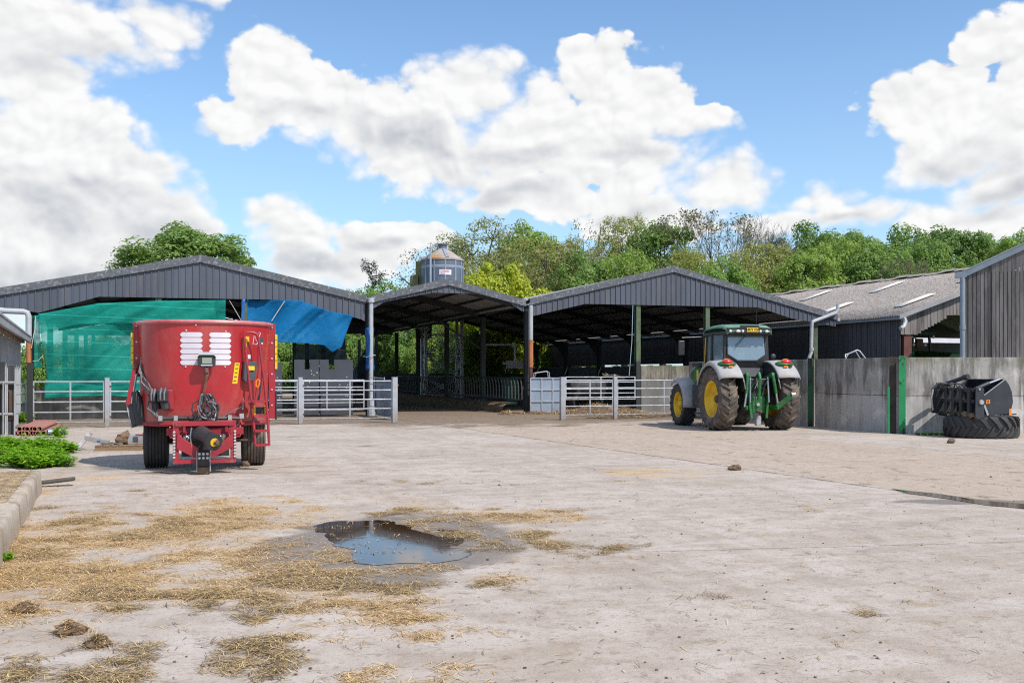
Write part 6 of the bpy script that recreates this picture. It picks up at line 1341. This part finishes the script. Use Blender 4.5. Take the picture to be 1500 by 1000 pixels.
# ------------------------------------------------------------------ feed silo behind the middle shed
Ds = 67; SP = Vector(((648-750)/F*Ds, Ds, 0)); oS = thing('feed_silo','grey steel feed silo on a lattice frame behind the middle shed','silo',SP,R(12))
kz = Ds/F; zt = H+(HZ-381)*kz; mb = MB(); mb.lathe([(.25,4.9),(1.41,6.5),(1.41,zt)],40); bo = mb.build('body',M['silo'],oS,smooth=True,sangle=25)
mb = MB(); mb.lathe([(1.46,zt-.10),(1.47,zt),(.34,zt+.74),(.30,zt+.74)],40); cn = mb.build('cone_roof',M['silorust'],oS,smooth=True,sangle=25)
mb = MB(); mb.lathe([(.30,zt+.70),(.30,zt+1.0),(.36,zt+1.0),(.36,zt+1.08),(0,zt+1.1)],20); mb.build('filler_cap',M['silo'],cn,smooth=True,sangle=30)
mb = MB(); mb.lathe([(1.425,zt-.62),(1.432,zt-.52),(1.425,zt-.44)],40); mb.build('band',M['silolight'],bo)
for a in (-150,-120,-90,-60,-35,-10,20): mb = MB(); C, S = math.cos(R(a)), math.sin(R(a)); mb.bar((1.42*C,1.42*S,6.5),(1.42*C,1.42*S,zt-.1),.10,.03,up=(C,S,0)); mb.build('seam',M['silolight'],bo)
mb = MB(); C, S = math.cos(R(-84)), math.sin(R(-84)); mb.bar((.40*C,.40*S,zt+.74),(1.42*C,1.42*S,zt+.06),.22,.05); mb.build('roof_strip',M['silolight'],cn)
mb = MB(); mb.grid([[(1.45*math.cos(R(a)),1.45*math.sin(R(a)),z) for a in (-106,-98,-90,-82,-74)] for z in (zt-1.12,zt-.78)]); sg = mb.build('silo_sign',M['white'],bo,solid=.01)
rsig = pm('sign_red',(.62,.10,.08),(.55,.09,.07),3,.5)
text_part('SUPERFEED',.12,rsig,sg,(-.02,-1.475,zt-.88),(R(90),0,0),'sign_lettering',.004); text_part('BINS',.12,rsig,sg,(-.16,-1.475,zt-1.03),(R(90),0,0),'sign_lettering',.004)
xp = (627-648)*kz; mb = MB(); mb.path([(xp,-1.3,4.5),(xp,-1.3,zt+.35),(xp+.10,-1.1,zt+.66),(xp+.35,-.7,zt+.92),(xp+.55,-.4,zt+.90),(xp+.68,-.2,zt+.6)],.07,10); mb.build('fill_pipe',M['duct'],oS,smooth=True)
mb = MB(); mb.tube((-1.15,.9,4),(-1.15,.9,zt-.05),.55,18); mb.build('stair_tube',M['siloolive'],oS,smooth=True); mb = MB(); mb.box(-2.05,-1.6,.3,1.2,zt-2.6,zt-1.0); mb.build('side_hopper',M['siloolive'],oS,bevel=.03)
L4 = [(-1.25,-1.1),(1.15,-1.1),(1.15,1.1),(-1.25,1.1)]
for (x, y_) in L4: mb = MB(); mb.box(x-.10,x+.10,y_-.10,y_+.10,0,6.6); mb.build('leg',M['galvlight'],oS)
for i in range(4):
    (xa, ya), (xb, yb) = L4[i], L4[(i+1) % 4]
    for z in (1.4,2.8,4.2): 
        mb = MB(); mb.bar((xa,ya,z),(xb,yb,z),.07,.07); mb.build('cross_rail',M['galvlight'],oS)
        mb = MB(); mb.bar((xa,ya,z-1.35),(xb,yb,z),.06,.06); mb.build('diagonal',M['galvlight'],oS); mb = MB(); mb.bar((xb,yb,z-1.35),(xa,ya,z),.06,.06); mb.build('diagonal',M['galvlight'],oS)
mb = MB()
for x in (-1.7,-1.5): mb.tube((x,-1.3,0),(x,-1.3,6),.05,6)
mb.build('access_ladder',M['pvc'],oS)
o = thing('brick_shed','small pale brick outbuilding seen through the left shed','outbuilding',at(406,560,92).xy.to_3d(),R(15)); z1 = 2.6
mb = MB(); mb.box(-2,2,0,5,0,z1); mb.build('wall',M['brick'],o); mb = MB(); mb.prism([(-2.3,-.2,z1-.1),(0,-.2,z1+1.6),(2.3,-.2,z1-.1)],(0,5.4,0)); mb.build('roof',M['brick'],o)
# ------------------------------------------------------------------ trees
def leaf(mb_v, mb_f, p, s, r, up=.35, out=None):
    a = Vector((r.gauss(0,1), r.gauss(0,1), r.gauss(0,1)+up))
    if out is not None: a = a*.55+out*1.25
    a = a.normalized() if a.length > .01 else Vector((0,0,1))
    b_ = a.orthogonal().normalized(); c_ = a.cross(b_); t = r.uniform(0,6.283); u = b_*math.cos(t)+c_*math.sin(t); v = a.cross(u); n = len(mb_v); w = s*r.uniform(.6,.9)
    mb_v += [tuple(p-u*s), tuple(p+v*w*.7-u*s*.1), tuple(p+u*s), tuple(p-v*w*.7-u*s*.1)]; mb_f.append((n,n+1,n+2,n+3))
def inunit(r):
    while True:
        p = Vector((r.uniform(-1,1), r.uniform(-1,1), r.uniform(-1,1)))
        if p.length_squared < 1: return p
def trunk_limbs(seed, hgt, tips, r0=.09, base=.0):
    """tapered trunk with limbs reaching for the clump centres"""
    r = random.Random(seed); mb = MB(); ph = hgt*.62; P = []; rs = []
    for i in range(8):
        f = i/7; P.append((.05*math.sin(f*4+seed), .05*math.cos(f*3+seed)-.05, base+(ph-base)*f)); rs.append(r0*(1.15-f*.8) if i else r0*1.5)
    mb.path(P, rs, 8)
    for tp_ in tips:
        f = r.uniform(.35,.95); st = Vector(P[min(7,int(f*7))]); mid = st.lerp(tp_,.5)+Vector((r.uniform(-.08,.08),r.uniform(-.08,.08),r.uniform(-.02,.12))); mb.path([st,mid,tp_],[r0*.42*(1.1-f*.5),r0*.25,r0*.08],5)
        for k in range(3): e = tp_+inunit(r)*.22; mb.path([mid.lerp(tp_,.6),mid.lerp(e,.8),e],[r0*.13,r0*.09,r0*.03],4)
    return mb
TREES = {}
def dense(key, seed, hgt, zc, rz, ncl, nleaf, cr=(.22,.38), ls=.045, fill=.55, wide=1.0, holes=.0):
    r = random.Random(seed); V = []; Fc = []; cl = []
    while len(cl) < ncl:
        p = inunit(r)
        if p.length < fill: continue
        k = 1+(.12 if seed == 1 else .25)*noise.noise(p*1.7+Vector((seed,0,0)))
        q = Vector((p.x*k*wide, p.y*k*wide, zc+p.z*rz*k))
        if q.z < .18*hgt: continue
        cl.append((q, r.uniform(*cr)*(1.1-.35*max(0,p.z))))
    for (q, rad) in cl:
        for i in range(nleaf):
            d = inunit(r); d = d.normalized()*(d.length**.45)
            k = 1+.35*noise.noise(d*2.4+q*3)
            p = q+Vector((d.x, d.y, d.z*.78))*rad*k
            leaf(V, Fc, p, ls*r.uniform(.7,1.35), r, .25, (d+(q-Vector((0,0,zc)))*.45+Vector((0,0,.25))))
    me = MB(); me.v = V; me.f = Fc
    tips = [c_[0] for c_ in cl[:26]]
    TREES[key] = (me, trunk_limbs(seed, hgt, tips), hgt)
def bare(key, seed, hgt, depth=6, leaves=0, spread=.42):
    r = random.Random(seed); mb = MB(); V = []; Fc = []
    def grow(p, d, L, rad, k):
        q = p+d*L*.5+inunit(r)*L*.06; e = q+(d+Vector((0,0,.10))+inunit(r)*.15).normalized()*L*.5
        mb.path([p,q,e],[rad,rad*.85,rad*.68],5 if k > 3 else 3)
        if k == 0:
            for i in range(leaves): leaf(V, Fc, e+inunit(r)*.07, .028*r.uniform(.6,1.3), r)
            return
        for i in range(3 if r.random() < .62 else 2):
            n = (d+inunit(r)*spread*1.5+Vector((0,0,.12))).normalized(); grow(e, n, L*r.uniform(.66,.84), rad*.62, k-1)
    grow(Vector((0,0,0)), Vector((0,0,1)), hgt*.30, .055, depth)
    z = max(v[2] for v in mb.v); me = MB(); me.v = V; me.f = Fc; TREES[key] = (me, mb, z)
dense('oak', 1, 2.3, 1.35, .92, 150, 190, (.14,.27), .030); dense('oakb', 2, 2.6, 1.55, 1.02, 150, 180, (.14,.26), .030); dense('oakc', 3, 2.4, 1.4, .95, 140, 190, (.13,.28), .030, fill=.5)
dense('olive', 4, 2.9, 1.7, 1.12, 330, 60, (.12,.23), .023, .4); dense('oliveb', 5, 2.7, 1.6, 1.05, 300, 60, (.12,.22), .024, .42)
dense('sparse', 6, 3.0, 1.85, 1.1, 170, 16, (.12,.24), .024, .3); dense('tall', 7, 3.6, 2.1, 1.45, 110, 80, (.15,.28), .036, .35, .8); dense('maple', 8, 2.0, 1.1, .88, 120, 170, (.14,.26), .031)
dense('shrub', 9, 1.6, .75, .8, 80, 150, (.18,.32), .04, .5)
bare('bare', 11, 3.4, 7, 0, .44); bare('bareb', 12, 3.4, 7, 2, .46)
def pine(key, seed):
    r = random.Random(seed); V = []; Fc = []; mb = MB(); mb.path([(0,0,0),(.03,0,1.5),(0,.02,3.0)],[.08,.05,.01],6)
    for i in range(34):
        z = 1.2+1.8*(i/34)**.9; L = (.50+(3.1-z)*.45)*r.uniform(.5,1.1); a = r.uniform(0,6.283); d = Vector((math.cos(a),math.sin(a),.12)); s = Vector((0,0,z)); mb.path([s,s+d*L*.5,s+d*L],[.02,.012,.004],4)
        for k in range(70): leaf(V, Fc, s+d*L*r.uniform(.25,1.05)+inunit(r)*.12*Vector((1,1,.5)).length*.6, .03, r)
    me = MB(); me.v = V; me.f = Fc; TREES[key] = (me, mb, 3.05)
pine('pine', 13)
LM = {'mid': leafmat('leaf_mid_green',(.185,.285,.075)), 'bright': leafmat('leaf_bright_green',(.25,.355,.08)), 'dark': leafmat('leaf_dark_green',(.14,.235,.065)), 'olive': leafmat('leaf_olive',(.27,.285,.11)), 'oliveb': leafmat('leaf_yellow_olive',(.31,.33,.105)), 'yellow': leafmat('leaf_yellow_green',(.38,.43,.045)), 'grey': leafmat('leaf_grey_buds',(.19,.19,.11)), 'pine': leafmat('needle_dark',(.022,.04,.018)), 'bush': leafmat('leaf_hedge',(.19,.31,.07))}
cache = {}
def tree(key, leafm, px, topy, hw, D, label, name='tree', group='trees behind the farm sheds', sh=1.0):
    me, tr, hgt = TREES[key]; Rr = hw*D/F; zt = H+(HZ-topy)*D/F; base = at(px, HZ, D); base.z = -.05
    full = key in ('bare', 'bareb', 'sparse', 'pine', 'tall', 'shrub')      # the others carry a rounder crown on a longer trunk
    if full: Rr *= 1.0 if key in ('pine', 'shrub') else 1.3; cs = (Rr, Rr, zt/hgt); cz = 0
    elif px < 400: Rr *= 1.05; k = Rr*.68; cs = (Rr, Rr, k); cz = zt-hgt*k
    else: Rr = min(Rr*1.4, zt/hgt*.95); k = min(zt/hgt, Rr*1.3); cs = (Rr, Rr, k); cz = zt-hgt*k
    o = thing(name, label, 'tree' if name != 'shrub' else 'shrub', base, rnd.uniform(0,6.28), group)
    if key not in cache:
        c_ = me.build('crown', LM[leafm], o) if me.v else None; t_ = tr.build('trunk', M['twig' if key in ('bare','bareb','sparse') else 'bark'], o, smooth=True, sangle=180); cache[key] = (c_, t_)
    else:
        c_, t_ = cache[key]
        if c_: c_ = c_.copy(); col.objects.link(c_); c_.parent = o
        t_ = t_.copy(); col.objects.link(t_); t_.parent = o
    if c_ and c_.data.materials[0] != LM[leafm]: c_.material_slots[0].link = 'OBJECT'; c_.material_slots[0].material = LM[leafm]
    if c_: c_.scale = cs; c_.location = (0, 0, cz)
    t_.scale = (Rr, Rr, zt/hgt)
    return o
T = [('oak','mid',279,334,94,78,'round green oak rising behind the left shed gable'),
 ('pine','pine',545,381,30,120,'small dark pine standing alone against the sky'),
 ('olive','olive',700,318,88,112,'broad olive tree just coming into leaf behind the silo'),
 ('sparse','grey',628,345,52,108,'thin tree with sparse buds against the sky, left of the silo'),
 ('maple','yellow',732,386,54,82,'vivid yellow green maple right of the silo'),
 ('oak','bright',772,333,44,122,'bright green crown poking above the olive trees'),
 ('oliveb','olive',808,345,58,104,'dull olive tree between the maple and the bare ash'),
 ('sparse','grey',867,306,42,125,'upright ash with few buds, left of the tall yellow tree'),
 ('oliveb','oliveb',917,312,34,118,'tall narrow yellow green tree left of the rounded green one'),
 ('oakb','mid',970,320,42,115,'rounded fresh green tree above the right shed ridge'),
 ('bareb','grey',1043,304,52,112,'leafless tree with fine twigs right of the shed ridge'),
 ('bare','grey',1096,310,46,120,'second leafless tree, right of the first bare one'),
 ('sparse','grey',1118,325,40,122,'thin budding tree beside the bare trees'),
 ('olive','oliveb',1090,350,48,104,'yellow olive tree below the bare trees'),
 ('oliveb','olive',1135,352,44,106,'dull olive tree at the left end of the green wood'),
 ('oakc','dark',1203,322,50,130,'dark green oak standing highest in the wood'),
 ('oakb','mid',1252,334,52,120,'mid green oak in the middle of the wood'),
 ('oak','bright',1222,352,50,108,'light green tree in front of the dark oak'),
 ('oakc','mid',1312,332,52,126,'wide green oak above the barn roof'),
 ('oakb','dark',1388,326,50,122,'dark leafy oak left of the timber barn'),
 ('oak','mid',1350,352,44,110,'green tree below the leafy oak by the timber barn'),
 ('oakc','mid',1446,338,40,126,'oak showing just left of the timber barn gable'),
 ('oak','bright',1496,340,34,112,'bright tree over the timber barn verge'),
 ('oakb','bright',1180,364,40,100,'light green tree low behind the right shed eave'),
 ('oak','mid',1285,362,48,104,'fresh green tree low above the corrugated roof'),
 ('bareb','grey',1335,375,26,100,'brown leafless bush low above the corrugated roof'),
 ('oakc','mid',868,365,44,100,'green tree low behind the right shed slope'),
 ('oliveb','bright',915,362,42,98,'soft green tree low left of the right shed ridge'),
 ('oliveb','oliveb',1012,360,40,100,'yellow green tree low right of the right shed ridge'),
 ('oak','bush',1055,385,40,95,'bright green bush low right of the right shed ridge'),
 ('oak','bush',560,418,44,120,'distant green bushes behind the valley between the sheds'),
 ('oakc','olive',520,424,30,130,'distant dull green tree over the left shed eave'),
 ('olive','olive',840,350,48,118,'pale olive tree in front of the bare ash'),
 ('olive','olive',655,370,50,104,'pale olive tree right behind the silo'),
]
for a in T: tree(*a)
# bushes seen through and under the sheds
r = random.Random(17)
for i, px in enumerate(list(range(60,260,45))+list(range(395,850,38))):
    D = 78+(i*7) % 9; px2 = px+r.uniform(-8,8)
    tree('shrub',('bush','mid','bush','bright')[i % 4],px2,r.uniform(478,500),30+r.uniform(-4,8),D,'leafy green bush in the hedge seen through the open sheds','shrub','bushes in the hedge behind the sheds')
for i, px in enumerate((430,520,585,690,765,830)):
    tree(('oakb','oakc','oak')[i % 3],('dark','mid','dark')[i % 3],px,440+(i*13) % 20,46,92+i,('dark tree behind the hedge left of the blue net','green tree behind the hedge beside the white pipe post','dark tree behind the hedge left of the silo legs','dark tree behind the hedge right of the silo legs','green tree behind the hedge left of the orange pipe','dark tree behind the hedge at the end of the black barn wall')[i],'tree','trees rising behind the hedge')
# ------------------------------------------------------------------ weeds
def weed_mesh(seed, n, hgt, spread, ls):
    r = random.Random(seed); V = []; Fc = []; st = MB()
    for k in range(n):
        a = r.uniform(0,6.283); q = spread*math.sqrt(r.random()); b0 = Vector((math.cos(a)*q*.5, math.sin(a)*q*.5, 0)); tip = Vector((math.cos(a)*q, math.sin(a)*q, hgt*r.uniform(.5,1)*(1-.35*q/spread))); st.path([b0,b0.lerp(tip,.6)+Vector((0,0,.04)),tip],[.006,.005,.003],4)
        for j in range(9):
            f = .25+.75*j/8; p = b0.lerp(tip,f); s = ls*(1.15-.5*f)*r.uniform(.7,1.2); aa = r.uniform(0,6.283); out = Vector((math.cos(aa),math.sin(aa),r.uniform(-.1,.55))).normalized(); sd = Vector((-math.sin(aa),math.cos(aa),0))*s*.42; n0 = len(V)
            V += [tuple(p), tuple(p+out*s*.5+sd+Vector((0,0,.01))), tuple(p+out*s*1.1-Vector((0,0,s*.25))), tuple(p+out*s*.5-sd+Vector((0,0,.01)))]; Fc.append((n0,n0+1,n0+2,n0+3))
    return V, Fc, st
WM = [leafmat('nettle_leaf',(.19,.38,.025),.4,.35), leafmat('dock_leaf',(.24,.44,.03),.35,.35)]
wp = []
for k in range(3):
    V, Fc, st = weed_mesh(40+k, 34, .52, .30, .12); me = MB(); me.v = V; me.f = Fc
    o = thing('weed_plant','leafy green nettle in the clump behind the raised platform','weed',(0,0,0),0,'nettles growing behind the raised platform'); me.build('leaves',WM[k % 2],o); st.build('stems',WM[0],o); wp.append(o)
r = random.Random(3); spots = []
for i in range(26):
    py = r.uniform(655,687); px = r.uniform(-30,100-(py < 668)*25*r.random()); spots.append((px,py,r.uniform(.75,1.3)))
for i, (px, py, s) in enumerate(spots):
    o = wp[i] if i < 3 else copy_tree(wp[i % 3]); g = gp(px,py); o.location = g; o.rotation_euler.z = r.uniform(0,6.28); o.scale = (s,s,s*r.uniform(.55,1.15)*(.9 if px < 60 else .7))
for i, (px, py, s, lab) in enumerate(((38,619,1.0,'tuft of weeds at the foot of the dark gate post'),(62,612,.8,'low weeds under the first gate rail left of the mixer'),(8,822,.22,'tiny green weed at the foot of the platform kerb'),(88,640,.75,'thin pale weed beside the drain pipes'))):
    o = copy_tree(wp[i % 3]); g = gp(px,py); o.location = g; o.scale = (s,s,s); o['label'] = lab; o['group'] = 'stray weeds in the yard'
g = gp(1325,638)
for k in range(6): 
    o = copy_tree(wp[k % 3]); o.location = gp(1345+k*9,637.2); o.scale = (.28,.28,.20); o['label'] = 'short grass tuft along the foot of the wall left of the old tyre'; o['group'] = 'grass tufts at the wall foot'
